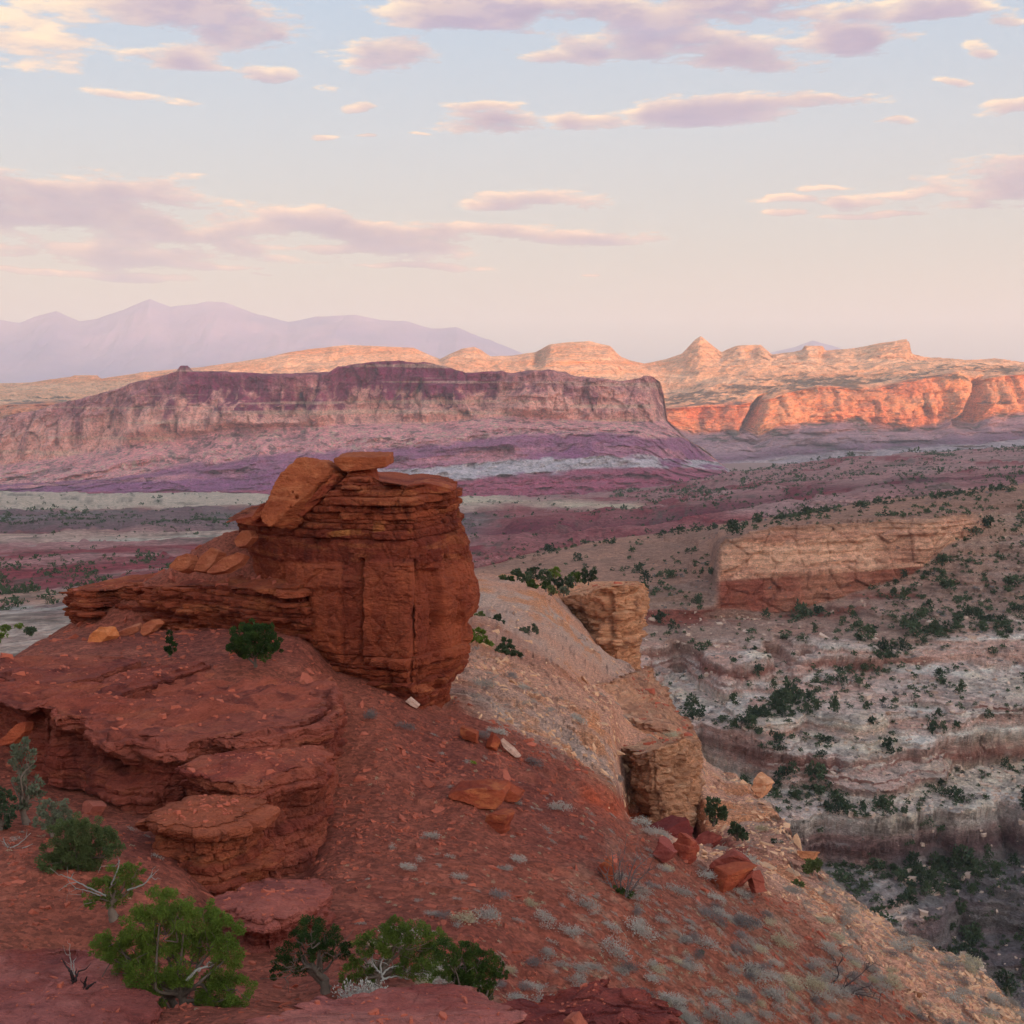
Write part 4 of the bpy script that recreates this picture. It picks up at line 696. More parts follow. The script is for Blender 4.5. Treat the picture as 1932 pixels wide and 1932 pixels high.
blockify('rock_shelf', [
 [(392,1698,44.6),(436,1676,46),(480,1662,47),(540,1656,47.6),(614,1657,47.6),(624,1680,46),(600,1704,44.6),(560,1716,43.8),(500,1738,42.4),(440,1730,42.8)],
 [(394,1706,44.6),(436,1686,46),(480,1672,47),(540,1666,47.6),(618,1670,47.6),(628,1696,46),(602,1722,44.4),(562,1736,43.6),(502,1758,42.3),(442,1748,42.8)],
 [(420,1740,45.4),(446,1720,46),(480,1706,47),(540,1700,47.6),(616,1706,47.6),(620,1730,46.4),(600,1752,45),(564,1764,44.4),(510,1784,43.2),(456,1776,43.6)],
 [(430,1800,45.4),(446,1780,46),(480,1760,47),(540,1760,47.6),(620,1760,47.6),(632,1790,46),(606,1812,44.4),(566,1822,43.6),(510,1836,43),(456,1826,43.6)]],
 MT_ROCK, (lin(168, 86, 72), lin(140, 64, 54), lin(180, 100, 84)), M=560, side=120, cap=46, beds=(.2, .5), off=.24, rough=.22, gap=.2, seed=77, dome=.1, rnd=.05, capbump=.12, rag=.25, lobes=.14, label='low pinkish red slab with ragged lip behind the bright green juniper', cat='rock shelf')
# --- rim rocks in the foreground
blockify('bare_rock', [
 [(470,1928,26.5),(560,1896,28),(650,1874,29.2),(760,1862,29.8),(850,1858,30),(905,1872,29.6),(930,1890,29),(960,1908,28),(900,1980,25.5),(700,2010,24.5),(500,2000,24.5)],
 [(480,1940,26.7),(565,1910,28.2),(655,1890,29.4),(760,1880,30),(850,1876,30.2),(900,1890,29.8),(926,1906,29.2),(955,1924,28.2),(900,1995,25.7),(700,2025,24.7),(500,2015,24.7)],
 [(500,1990,27),(570,1970,28.2),(660,1950,29.2),(760,1940,29.8),(850,1940,30),(890,1950,29.6),(910,1970,29),(930,1990,28),(880,2040,26),(700,2060,25),(520,2060,25)]],
 MT_ROCK, (lin(180, 98, 86), lin(156, 74, 64), lin(190, 116, 100)), M=520, side=60, cap=70, beds=(.15, .4), off=.16, rough=.14, gap=.1, seed=83, dome=.05, rnd=.1, capbump=.12, rag=.2, lobes=.12, label='smooth pinkish bare rock rim across the bottom of the view', cat='bare rock')
blockify('rock_outcrop', [
 [(962,1900,33.5),(1010,1882,34.6),(1060,1862,35.6),(1120,1846,36.4),(1152,1842,36.6),(1172,1862,36),(1210,1862,35.6),(1255,1878,34.8),(1262,1900,33.8),(1200,1930,32),(1060,1960,31),(985,1940,32)],
 [(964,1914,33.5),(1012,1900,34.6),(1060,1884,35.6),(1120,1868,36.4),(1150,1866,36.6),(1176,1882,36),(1214,1884,35.6),(1262,1900,34.8),(1268,1924,33.8),(1204,1960,31.8),(1060,1990,30.8),(980,1966,31.8)],
 [(975,1950,34),(1015,1940,34.8),(1060,1930,35.6),(1120,1920,36.4),(1150,1920,36.6),(1180,1926,36),(1210,1930,35.6),(1250,1946,34.8),(1256,1976,33.8),(1200,2010,32.2),(1060,2030,31.4),(990,2010,32.2)],
 [(975,2010,34),(1015,2010,34.8),(1060,2010,35.6),(1120,2010,36.4),(1150,2010,36.6),(1180,2010,36),(1220,2010,35.6),(1266,2010,34.8),(1270,2040,33.8),(1200,2080,31.8),(1060,2090,31),(990,2080,31.8)]],
 MT_ROCK, (lin(150, 66, 54), lin(128, 52, 46), lin(166, 84, 68)), M=620, side=110, cap=46, beds=(.16, .5), off=.22, rough=.26, gap=.14, seed=91, dome=.1, rnd=.06, capbump=.3, rag=.35, lobes=.25, block=.7, label='dark red knobbly outcrop at the bottom edge right of the small juniper')
blockify('bare_rock', [
 [(-90,1800,37.2),(0,1796,37.5),(90,1786,38.2),(160,1786,38.4),(225,1806,37.6),(296,1884,34.8),(262,1940,32.6),(150,1960,31.6),(0,1980,30.8),(-90,1985,30.6)],
 [(-90,1806,37.2),(0,1804,37.5),(90,1796,38.2),(162,1796,38.4),(232,1818,37.6),(302,1898,34.8),(270,1956,32.6),(150,1975,31.6),(0,1995,30.8),(-90,2000,30.6)],
 [(-90,1860,37.2),(0,1860,37.5),(90,1850,38.2),(160,1850,38.4),(230,1870,37.6),(266,1920,35.4),(254,1980,33),(150,2020,31.6),(0,2040,30.8),(-90,2040,30.6)]],
 MT_ROCK, (lin(172, 92, 82), lin(150, 72, 62), lin(184, 108, 94)), M=420, side=50, cap=46, beds=(.12, .3), off=.12, rough=.14, gap=.08, seed=97, dome=.0, rnd=.06, capbump=.2, rag=.3, lobes=.2, label='low pink weathered slab at the left edge behind the burnt snag', cat='bare rock')
# --- tan bluffs on the far side of the slope
blockify('tan_bluff', [
 [(1062,1128,262),(1100,1118,250),(1128,1112,243),(1165,1104,240),(1206,1105,246),(1208,1100,262),(1190,1096,290),(1100,1098,300),(1050,1105,290)],
 [(1066,1160,262),(1102,1152,250),(1130,1146,242),(1166,1142,239.5),(1208,1142,246),(1210,1136,262),(1190,1130,290),(1100,1130,300),(1050,1140,290)],
 [(1072,1210,262),(1104,1204,250),(1132,1200,242),(1167,1200,239.5),(1204,1198,246),(1206,1190,262),(1190,1185,290),(1100,1185,300),(1050,1190,290)],
 [(1076,1270,262),(1104,1266,250),(1134,1264,242),(1168,1266,239.5),(1200,1258,246),(1202,1250,262),(1190,1240,290),(1100,1240,300),(1050,1250,290)],
 [(1080,1400,262),(1104,1400,250),(1134,1400,242),(1168,1400,239.5),(1196,1400,246),(1200,1390,262),(1190,1380,290),(1100,1380,300),(1050,1390,290)]],
 MT_TANROCK, TAN, M=620, side=200, cap=40, beds=(.5, 1.5), off=.6, rough=.7, gap=.35, seed=103, frac=.7, fracs=4.2, rag=.6, joints=[(1150, .0, 1120, 1230, 2.2), (1128, 0, 1130, 1240, 1.4), (1180, 0, 1150, 1250, .8), (1108, 0, 1150, 1220, 1.2)], jw=.22, capbump=.5, label='tall tan cliff-edged bluff beyond the slope with dark vertical cracks', cat='rock bluff')
blockify('tan_bluff', [
 [(1150,1405,132),(1176,1412,125),(1200,1424,120),(1240,1414,119),(1290,1392,122),(1312,1402,126),(1306,1385,142),(1250,1372,150),(1180,1380,145)],
 [(1160,1440,132),(1180,1450,125),(1204,1460,119.6),(1242,1452,118.6),(1296,1440,121.6),(1318,1440,126),(1310,1420,142),(1250,1410,150),(1180,1420,145)],
 [(1176,1490,131),(1190,1500,125),(1212,1512,119.6),(1250,1506,118.2),(1300,1500,120.8),(1322,1490,126),(1312,1470,142),(1250,1460,150),(1190,1470,145)],
 [(1190,1540,130),(1206,1548,125),(1224,1560,119.6),(1260,1562,117.8),(1300,1572,119.6),(1320,1556,125),(1312,1530,142),(1250,1520,150),(1200,1520,145)],
 [(1200,1660,130),(1210,1660,125),(1230,1660,119.6),(1262,1660,117.6),(1300,1668,118.8),(1318,1660,125),(1312,1640,142),(1250,1640,150),(1200,1640,145)]],
 MT_TANROCK, (lin(218, 150, 112), lin(186, 124, 92), lin(232, 178, 142)), M=620, side=200, cap=40, beds=(.25, .9), off=.3, rough=.5, gap=.2, seed=109, frac=.42, fracs=2.2, rag=.4, joints=[(1186, .1, 1420, 1490, 1.9), (1214, 0, 1440, 1560, .8), (1236, 0, 1450, 1570, .5), (1282, 0, 1450, 1570, .5)], jw=.16, capbump=.5, label='short tan cliff-edged bluff above the dark red boulders, dark cleft at its left', cat='rock bluff')
blockify('tan_bluff', [
 [(1110,1308,146),(1172,1278,158),(1220,1256,174),(1242,1286,170),(1266,1326,162),(1302,1378,148),(1286,1384,139),(1222,1366,139),(1150,1342,141)],
 [(1112,1324,146),(1174,1298,158),(1222,1282,174),(1246,1312,169),(1268,1350,161),(1304,1402,147),(1288,1410,138.5),(1224,1392,138.5),(1150,1362,140.6)],
 [(1120,1350,147),(1178,1330,158),(1220,1320,174),(1246,1350,169),(1268,1384,161),(1304,1430,147),(1288,1436,139),(1226,1420,139.5),(1156,1392,142)],
 [(1130,1420,148),(1180,1400,158),(1218,1400,174),(1246,1420,169),(1266,1450,161),(1300,1480,147),(1284,1480,140),(1226,1480,141),(1160,1450,144)]],
 MT_TANROCK, (lin(208, 140, 106), lin(184, 120, 92), lin(220, 166, 132)), M=620, side=110, cap=60, beds=(.3, .9), off=.4, rough=.6, gap=.2, seed=117, frac=.5, fracs=2.6, rag=.6, dome=.2, lobes=.8, capbump=.5, label='low broken tan ledge along the slope edge between the two cliff-edged bluffs', cat='rock bluff')
# ---- blocks and slabs traced face by face
def slabrock(name, face, Y, thick, label, cat='boulder', pal=RED, mat=None, M=150, rough=.06, seed=1, group=None, parent=None, tiltY=0., pits=()):
    """face: picture outline of the near face; thick: vector to its far face; tiltY: metres further away per unit of v going up"""
    f = np.array(face, float); v0 = f[:, 1].max(); L = closed(P3(f[:, 0], f[:, 1], Y + tiltY * (v0 - f[:, 1])), M, .06); th = np.array(thick, float); c = L.mean(0); rows = []
    for s in np.linspace(0, .9, 30 if pits else 12, False): rows.append(c + (L - c) * s)
    for s, d in ((.95, .0), (.985, .012), (1., .04)): rows.append(c + (L - c) * s + th * d)
    for d in np.linspace(.08, .93, 12): rows.append(L + th * d)
    for s, d in ((.985, .98), (.95, 1.)): rows.append(c + (L - c) * s + th * d)
    for s in np.linspace(.85, 0, 6): rows.append(c + (L - c) * s + th)
    A_ = np.stack(rows); n = normals(A_); n *= np.sign((n * (A_ - A_.mean((0, 1)))).sum(-1).mean())
    A_ = A_ + n * (rough * (1.6 * fbm(A_, (.9, .9, .6), 4, .55, seed) + .5 * fbm(A_, (.25, .25, .1), 3, .6, seed + 5) + .5 * np.floor(3 * fbm(A_, (.7, .7, .35), 2, s=seed + 7)) / 3))[..., None]
    u_, v_ = UV(A_); nf_ = (30 if pits else 12) + 1
    for (hu, hv, hr) in pits: A_[:nf_] -= n[:nf_] * (.32 * np.exp(-((u_ - hu) ** 2 + (v_ - hv) ** 2) / hr ** 2))[:nf_, :, None]
    col_ = mix(np.broadcast_to(pal[0], A_.shape), pal[1], np.clip(.5 + fbm(A_, (1, 1, .5), 4, .6, seed + 9), 0, 1)); col_ = mix(col_, pal[2], sstep(.1, .5, fbm(A_, (.6, .6, .3), 4, s=seed + 15)) * .6)
    o = link(name, mesh_np(name, A_, grid_quads(len(A_), M, True), cols=col_, smooth=False), mat or MT_BLOCK, parent)
    if label: tag(o, label, cat, group)
    return o
OR_ = (lin(168, 86, 52), lin(146, 68, 42), lin(184, 104, 68))
slabrock('leaning_slab', [(578,861),(560,864),(548,876),(530,892),(518,910),(508,935),(497,958),(490,972),(494,984),(506,993),(516,990),(530,976),(548,960),(568,944),(588,924),(606,907),(620,893),(622,884),(612,873),(596,866)], 78.3, (1.1, 1.5, -.35), 'huge leaning orange slab pitted with holes, propped on top of the butte', pal=OR_, M=260, rough=.10, seed=201, tiltY=.012, pits=[(560, 938, 2.6), (548, 956, 2.2), (552, 928, 1.6)])
slabrock('leaning_slab', [(612,912),(628,893),(634,898),(624,922),(602,946),(580,966),(568,974),(560,966),(582,944)], 79.4, (.5, 1.6, -.1), 'narrow dark slab wedged behind the right edge of the huge leaning slab', pal=RED, seed=205, rough=.08)
slabrock('leaning_slab', [(484,962),(497,950),(500,962),(490,976),(478,984),(474,978)], 80.5, (.3, 1., 0), 'small dark slab poking out left of the huge leaning slab', pal=RED, seed=207)
slabrock('balanced_slab', [(629,866),(650,863),(690,862),(727,862),(729,872),(730,880),(712,884),(680,887),(655,890),(640,884),(632,879)], 79.4, (.2, 3.2, .12), 'flat tabular slab balanced on a stubby block at the top of the butte', pal=OR_, M=200, rough=.07, seed=211)
slabrock('neck_block', [(655,887),(700,884),(704,896),(706,910),(655,912)], 79.9, (.1, 2.2, 0), 'short square block holding up the flat balanced slab', pal=RED, seed=215, rough=.05)
slabrock('ledge_slab', [(444,980),(470,975),(500,978),(530,982),(528,992),(500,994),(470,990),(446,986)], 81.0, (.1, 2.2, 0), 'thin dark slab sticking out left below the leaning slabs', pal=RED, seed=219, rough=.06)
slabrock('ledge_slab', [(770,916),(800,911),(836,917),(851,922),(851,929),(830,932),(790,932),(772,930)], 78.8, (.2, 3., .05), 'thin flat capstone overhanging the right end of the butte', pal=RED, seed=221, rough=.06)
for i, (fc, Y, th, lb) in enumerate([
 ([(318,1068),(335,1050),(352,1044),(360,1056),(352,1072),(335,1078)], 82, (.5, .5, -.2), 'pale tilted plate at the left of three plates on the slope below the leaning slab'),
 ([(366,1076),(378,1050),(398,1034),(412,1040),(404,1060),(386,1078)], 81.5, (.4, .5, -.2), 'upright dark plate in the middle of three plates below the leaning slab'),
 ([(390,1080),(420,1052),(448,1042),(462,1046),(452,1062),(424,1078)], 80.5, (.25, .4, -.2), 'broad pale plate lying flat, right of three plates below the leaning slab'),
 ([(440,1020),(456,1000),(470,1000),(476,1014),(462,1030),(446,1032)], 81, (.3, .4, -.1), 'small orange plate just under the thin jutting ledge slab'),
 ([(163,1216),(168,1198),(188,1182),(197,1184),(203,1200),(186,1216),(168,1226)], 79, (.5, .7, -.1), 'smooth bright orange boulder alone on the gravel below the ledge'),
 ([(218,1196),(240,1186),(258,1182),(262,1190),(244,1198),(222,1202)], 80.5, (.1, .6, .1), 'long flat pinkish slab on the gravel between boulder and ledge'),
 ([(264,1194),(270,1178),(286,1170),(296,1178),(284,1192),(270,1200)], 80, (.3, .5, .0), 'brown plate half buried on the gravel left of the round bush')]):
    slabrock('stone_plate', fc, Y, th, lb, pal=(lin(180, 98, 66), lin(160, 82, 58), lin(196, 116, 84)) if i != 4 else (lin(208, 118, 70), lin(190, 100, 58), lin(218, 134, 88)), seed=231 + i, rough=.05)
def block(name, fc, Y, label, pal, seed, cat='boulder'):
    r = np.random.default_rng(seed); f = np.array(fc, float); cu, cv = (f.min(0) + f.max(0)) / 2; hw, hh = (f.max(0) - f.min(0)) / 2 * Y / F
    n = 22; g_ = np.linspace(-1, 1, n); faces = []
    for ax in range(3):
        for sg in (-1, 1):
            a, b = np.meshgrid(g_, g_, indexing='ij'); q = np.empty((n, n, 3)); q[..., ax] = sg; q[..., (ax + 1) % 3] = a; q[..., (ax + 2) % 3] = b if sg > 0 else b[:, ::-1]; faces.append(q)
    Q = np.concatenate([q.reshape(-1, 3) for q in faces]); key = np.round(Q * 1000).astype(int); uq, inv = np.unique(key, axis=0, return_inverse=True); inv = inv.ravel(); X = uq / 1000.
    X = X * (1 - .10 * (np.abs(X) ** 6).sum(1, keepdims=True) / 3) * np.array([1, .85, 1])
    X[:, 0] += .28 * r.normal() * X[:, 2]; X[:, 1] += .25 * r.normal() * X[:, 2]; X[:, 2] += .25 * r.normal() * X[:, 0] + .2 * r.normal() * X[:, 1]; X[:, 0] *= 1 + .22 * r.normal() * X[:, 2]
    for k in range(3):      # broken corners: cut by random planes
        d = r.normal(size=3); d /= np.linalg.norm(d); h = (X @ d); lim_ = h.max() * r.uniform(.62, .85); X -= d * np.maximum(h - lim_, 0)[:, None]
    m = Matrix.Rotation(r.uniform(.3, 1.1) * (1 if r.random() < .5 else -1), 3, 'Z') @ Matrix.Rotation(r.uniform(-.45, .45), 3, 'Y') @ Matrix.Rotation(r.uniform(-.35, .2), 3, 'X'); X = X @ np.array(m).T
    X[:, 0] *= hw / np.abs(X[:, 0]).max(); X[:, 2] *= hh / np.abs(X[:, 2]).max() * 1.12; X[:, 1] *= min(hw, 1.6 * hh) / np.abs(X[:, 1]).max()
    X += P3(cu, cv, Y) + np.array([0, 0, -.08 * hh]); X += .10 * min(hw, hh) * np.stack([fbm(X, (.4,) * 3, 4, .6, seed + j) for j in range(3)], -1) * np.array([1, 1, .7]); X[:, :2] += (.07 * min(hw, hh) * np.sign(np.sin(X[:, 2] * 9 + 2 * fbm(X, (1,) * 3, 2, s=seed + 4))))[:, None] * (X[:, :2] - X[:, :2].mean(0)) / max(hw, .1)
    gq = grid_quads(n, n); quads = np.concatenate([inv[gq + k * n * n] for k in range(6)])
    col_ = mix(np.broadcast_to(pal[0], X.shape), pal[1], np.clip(.5 + fbm(X, (.8, .8, .4), 4, .6, seed + 9), 0, 1)); col_ = mix(col_, pal[2], sstep(.1, .5, fbm(X, (.5, .5, .25), 4, s=seed + 15)) * .6)
    me = mesh_np(name, X, quads, cols=col_, smooth=False); bm = bmesh.new(); bm.from_mesh(me); bmesh.ops.recalc_face_normals(bm, faces=bm.faces[:]); bm.to_mesh(me); bm.free()
    return tag(link(name, me, MT_BLOCK), label, cat)
def gY(u, v): return ground_at(u, v)[0].y
for i, (fc, th, lb, pal) in enumerate([
 ([(844,1502),(856,1494),(900,1488),(948,1490),(955,1500),(948,1514),(934,1528),(905,1526),(872,1512),(850,1508)], (.3, 1.3, .1), 'dark red overhanging slab alone on the red slope', RED),
 ([(912,1536),(925,1530),(965,1528),(974,1534),(966,1556),(948,1566),(924,1556)], (.2, 1., 0), 'dark rounded block tucked under the overhanging slab on the slope', RED),
 ([(905,1496),(950,1486),(985,1504),(975,1514),(940,1512)], (.2, .8, .1), 'reddish slab end behind the overhanging slab on the slope', RED),
 ([(1226,1592),(1240,1566),(1262,1560),(1288,1572),(1300,1590),(1286,1602),(1250,1606)], (.2, 1.4, -.1), 'big dark red block leaning at the foot of the short tan bluff', (lin(120, 48, 42), lin(106, 42, 38), lin(132, 58, 48))),
 ([(1238,1608),(1246,1592),(1264,1594),(1272,1612),(1258,1622),(1242,1618)], (.3, .5, .1), 'rounded red boulder at the left end of the dark red rock pile', (lin(158, 78, 66), lin(142, 66, 58), lin(170, 92, 78))),
 ([(1276,1614),(1292,1586),(1314,1580),(1306,1602),(1288,1622)], (.2, .5, .1), 'slanting red slab propped in the middle of the rock pile', (lin(168, 78, 58), lin(146, 64, 50), lin(180, 90, 66))),
 ([(1300,1612),(1318,1590),(1334,1600),(1352,1628),(1330,1636),(1308,1630)], (.3, .6, .1), 'wedge shaped red boulder right of the slanting slab', (lin(160, 72, 58), lin(140, 60, 50), lin(172, 86, 68))),
 ([(1346,1634),(1362,1616),(1384,1612),(1412,1636),(1424,1660),(1400,1664),(1370,1648)], (.4, .9, .2), 'large squared red block at the right of the rock pile', (lin(158, 74, 58), lin(138, 60, 48), lin(172, 92, 72))),
 ([(1336,1650),(1360,1642),(1400,1660),(1414,1676),(1390,1676),(1350,1664)], (.2, .6, .1), 'low orange red slab under the large squared block', (lin(170, 78, 50), lin(150, 66, 44), lin(184, 96, 62))),
 ([(1412,1668),(1420,1652),(1432,1656),(1440,1676),(1426,1680)], (.2, .3, .1), 'small pointed red stone at the far right of the rock pile', (lin(168, 84, 66), lin(150, 72, 58), lin(180, 98, 78))),
 ([(1500,1614),(1506,1602),(1530,1600),(1548,1612),(1546,1624),(1522,1626)], (.4, 1., .1), 'rounded tan boulder on the rim above the canyon', TAN),
 ([(1414,1490),(1424,1470),(1446,1462),(1462,1474),(1460,1490),(1436,1498)], (.6, 1.6, .2), 'orange tan boulder perched on the rim beyond the bluff', TAN),
 ([(1128,1640),(1136,1610),(1150,1622),(1168,1648),(1160,1664),(1140,1658)], (.2, .5, .1), 'flat dark red slab standing beside the bare shrub', RED),
 ([(868,1390),(880,1370),(906,1388),(908,1400),(890,1404)], (.3, .5, .1), 'orange red slab sticking out of the slope below the butte', RED),
 ([(915,1400),(922,1380),(936,1392),(944,1412),(930,1418)], (.2, .5, .1), 'dark angular block beside the orange slab below the butte', RED),
 ([(944,1396),(966,1414),(980,1430),(972,1430),(950,1412)], (.15, .3, .05), 'pale narrow slab stuck in the slope below the butte', (lin(206, 160, 140), lin(190, 140, 120), lin(214, 172, 150))),
 ([(764,1324),(772,1318),(790,1332),(786,1338)], (.1, .25, .05), 'small pale slab at the foot of the butte wall', (lin(206, 160, 140), lin(190, 140, 120), lin(214, 172, 150))),
 ([(150,1530),(172,1514),(200,1508),(206,1520),(192,1534),(160,1540)], (.2, .6, -.1), 'pinkish tilted block behind the large olive bush', (lin(178, 96, 76), lin(158, 80, 66), lin(190, 110, 90))),
 ([(0,1398),(30,1366),(48,1362),(46,1380),(24,1402),(0,1406)], (.2, .5, -.1), 'grey red plate leaning under the lip at the left edge', RED),
 ([(1062,1936),(1072,1914),(1100,1912),(1112,1924),(1108,1942),(1080,1950)], (.1, .5, 0), 'smooth orange block lying on the bottom edge below the dark outcrop', (lin(178, 92, 70), lin(160, 78, 60), lin(190, 106, 82)))]):
    vv_ = max(p[1] for p in fc); uu_ = np.mean([p[0] for p in fc]); Y_ = gY(uu_, vv_ - 3)
    if 3 <= i <= 9: cx_, cy_ = np.mean(np.array(fc), 0); fc = [(cx_ + (a - cx_) * 1.4, cy_ - 4 + (b - cy_) * 1.4) for a, b in fc]
    if i == 18: Y_ = 59.4
    if i == 19: Y_ = 30.2
    if i in (0, 2, 15, 16, 18): slabrock('boulder', fc, Y_ - .1, th, lb, pal=pal, seed=261 + i, rough=.06, tiltY=.006)
    else: block('boulder', fc, Y_ - (1.2 if 3 <= i <= 9 else -.1), lb, pal, 261 + i)
# ---------------------------------------------------------------- plants
L_BRIGHT = leaf_mat('juniper_green', lin(38, 54, 20), lin(106, 120, 42)); L_MID = leaf_mat('juniper_dull', lin(50, 66, 26), lin(116, 126, 48)); L_GREY = leaf_mat('juniper_grey', lin(84, 86, 66), lin(112, 110, 86))
L_DARK = leaf_mat('juniper_dark', lin(50, 60, 42), lin(78, 86, 58)); L_SAGE = leaf_mat('sage', lin(160, 144, 132), lin(188, 172, 158)); L_OLIVE = leaf_mat('bush_olive', lin(80, 88, 50), lin(112, 114, 66)); L_YEL = leaf_mat('rabbitbrush', lin(120, 124, 36), lin(150, 146, 56)); L_STRAW = leaf_mat('dry_grass', lin(176, 154, 122), lin(198, 178, 148))
L_DUSK = leaf_mat('grey_brush', lin(114, 100, 96), lin(142, 126, 120))
BARK = plain_mat('juniper_bark', lin(112, 92, 80), .35, 14.); DEADW = plain_mat('dead_wood', lin(150, 138, 128), .3, 14.); BURNT = plain_mat('burnt_wood', lin(54, 40, 38), .3, 14.)
def leaves(cs, rs, n, size, seed, up=.35, elong=2.2, shell=.55, flat=.85):
    """leaf sprigs: small two-triangle blades spread through round clumps"""
    r = np.random.default_rng(seed); out = []
    for c, R_, m in zip(cs, rs, n):
        # each clump is made of smaller tufts, so that light and dark lobes and gaps appear
        k = int(np.clip(m / 85, 6, 26)); d = r.normal(size=(k, 3)); d /= np.linalg.norm(d, axis=1, keepdims=True)
        tc = c + d * R_ * (r.uniform(shell, 1.02, (k, 1))) * np.array([1, 1, flat]); ti = r.integers(0, k, m)
        e = r.normal(size=(m, 3)); e /= np.linalg.norm(e, axis=1, keepdims=True)
        p = tc[ti] + e * (R_ * .26) * r.uniform(.2, 1, (m, 1)) ** .6
        ax = e * .6 + d[ti] * .5 + r.normal(size=(m, 3)) * .4 + np.array([0, 0, up]); ax /= np.linalg.norm(ax, axis=1, keepdims=True)
        sd_ = np.cross(ax, r.normal(size=(m, 3))); sd_ /= np.linalg.norm(sd_, axis=1, keepdims=True) + 1e-9
        s = size * r.uniform(.6, 1.4, (m, 1)); w = sd_ * s * .5; h = ax * s * elong
        out.append(np.stack([p - w * .5, p + h * .45 - w, p + h, p + h * .5 + w], 1))
    return np.concatenate(out)
def leaf_mesh(name, Q): return mesh_np(name, Q.reshape(-1, 3), np.arange(len(Q) * 4).reshape(-1, 4), smooth=False)
def tube(pts, rad, m=7, seed=0, wob=.0):
    p = np.array(pts, float); n = max(6, len(p) * 5); p = pchip(np.arange(len(p)), p, np.linspace(0, len(p) - 1, n)); rad = np.interp(np.linspace(0, 1, n), np.linspace(0, 1, len(rad)), rad)
    r = np.random.default_rng(seed); p[1:-1] += r.normal(size=(n - 2, 3)) * wob
    t = np.gradient(p, axis=0); t /= np.linalg.norm(t, axis=1, keepdims=True) + 1e-9; a = np.cross(t, np.array([.3, .9, .1])); a /= np.linalg.norm(a, axis=1, keepdims=True) + 1e-9; b = np.cross(t, a)
    th = np.linspace(0, 2 * math.pi, m, False); ring = p[:, None] + rad[:, None, None] * (np.cos(th)[None, :, None] * a[:, None] + np.sin(th)[None, :, None] * b[:, None])
    return np.concatenate([ring, p[-1][None, None].repeat(m, 1)])
def tubes_mesh(name, tl):
    V_, Q_, o = [], [], 0
    for t in tl: V_.append(t.reshape(-1, 3)); Q_.append(grid_quads(*t.shape[:2], True) + o); o += t.shape[0] * t.shape[1]
    return mesh_np(name, np.concatenate(V_), np.concatenate(Q_))
def limb(a, b, r0, r1, rr, sag=.12):
    a, b = np.array(a, float), np.array(b, float); L = np.linalg.norm(b - a); m1 = a + (b - a) * .35 + rr.normal(size=3) * L * sag; m2 = a + (b - a) * .7 + rr.normal(size=3) * L * sag
    return tube([a, m1, m2, b], [r0, (r0 * .7 + r1 * .3), r1 * 1.2, r1])
def tree(name, label, base, clumps, Y, leaf, dens=1., size=.05, cat='tree', trunk=.1, dead=(), seed=1, forks=2, group=None, depth=.55, elong=1.7, up=.35, bark=None):
    """clumps: (u, v, radius) of each mass of foliage in the picture; base: foot of the trunk"""
    rr = np.random.default_rng(seed); B = P3(base[0], base[1], Y); R_ = np.array([c[2] for c in clumps]) * Y / F
    ext = max(c[2] for c in clumps) * Y / F
    cs = np.stack([P3(c[0], c[1], Y + rr.uniform(-1, 1) * ext * depth * 1.3) for c in clumps])
    root = empty(name, B.tolist()); tag(root, label, cat, group)
    n = [int(dens * 9.5 * r ** 2 / size ** 2) + 60 for r in R_]
    cr = link('crown', leaf_mesh('crown', leaves(cs - B, R_ * .95, n, size, seed + 3, up, elong)), leaf, root)
    tl = []; top = cs.mean(0) - B; fk = [np.array([0, 0, 0.])]
    trunk_pts = [np.array([0, 0, -.25]), np.array([rr.normal() * .05, 0, .1 * top[2]]), top * np.array([.3, .3, .35]) + rr.normal(size=3) * .08, top * np.array([.8, .8, .8])]
    tl.append(tube(trunk_pts, [trunk * 1.35, trunk, trunk * .8, trunk * .35], 9, seed, .012))
    if forks > 1: tl.append(tube([np.array([trunk, .1, -.2]), top * .25 + np.array([-.35, .2, 0]) * ext * 1.6, top * .8 + np.array([-.5, .3, 0]) * ext], [trunk * .9, trunk * .7, trunk * .3], 8, seed + 1, .012))
    for c in cs - B:
        s_ = rr.uniform(.2, .6); a = trunk_pts[1] * (1 - s_) + trunk_pts[3] * s_ * .9
        tl.append(limb(a, c, trunk * .42, trunk * .1, rr))
        for k in range(3): tl.append(limb(a + (c - a) * .65, c + rr.normal(size=3) * ext * .5, trunk * .16, trunk * .05, rr))
    link('trunk', tubes_mesh('trunk', tl), bark or BARK, root)
    if dead:
        dl = []
        for (pts, w) in dead:
            q = [P3(p[0], p[1], Y - ext * .75 + .1 * k) - B for k, p in enumerate(pts)]; dl.append(tube(q, [w, w * .7, w * .3], 6, seed + 9, .008))
            for k in range(3):
                a = q[-2] + (q[-1] - q[-2]) * rr.uniform(.1, .9); dl.append(limb(a, a + (q[-1] - q[-2]) * .5 + rr.normal(size=3) * .22, w * .4, w * .15, rr))
        link('dead_branch', tubes_mesh('dead_branch', dl), DEADW, root)
    return root
T_ = tree
T_('juniper_tree', 'large bright green juniper with pale twisted trunk at the lower left', (346, 1912), [(300,1708,44),(262,1742,42),(334,1728,40),(205,1786,34),(250,1790,44),(305,1772,46),(345,1780,42),(386,1736,40),(424,1758,38),(428,1796,32),(395,1786,38),(222,1838,36),(268,1836,42),(195,1800,24),(300,1850,40),(252,1880,36),(236,1898,24),(420,1838,40),(448,1866,36),(405,1872,42),(440,1896,28),(380,1896,26),(345,1836,30),(290,1890,26)], 36.2, L_BRIGHT, 1.15, .026, trunk=.13, seed=401, dead=[([(392,1822),(372,1830),(352,1850)][::-1], .05)])
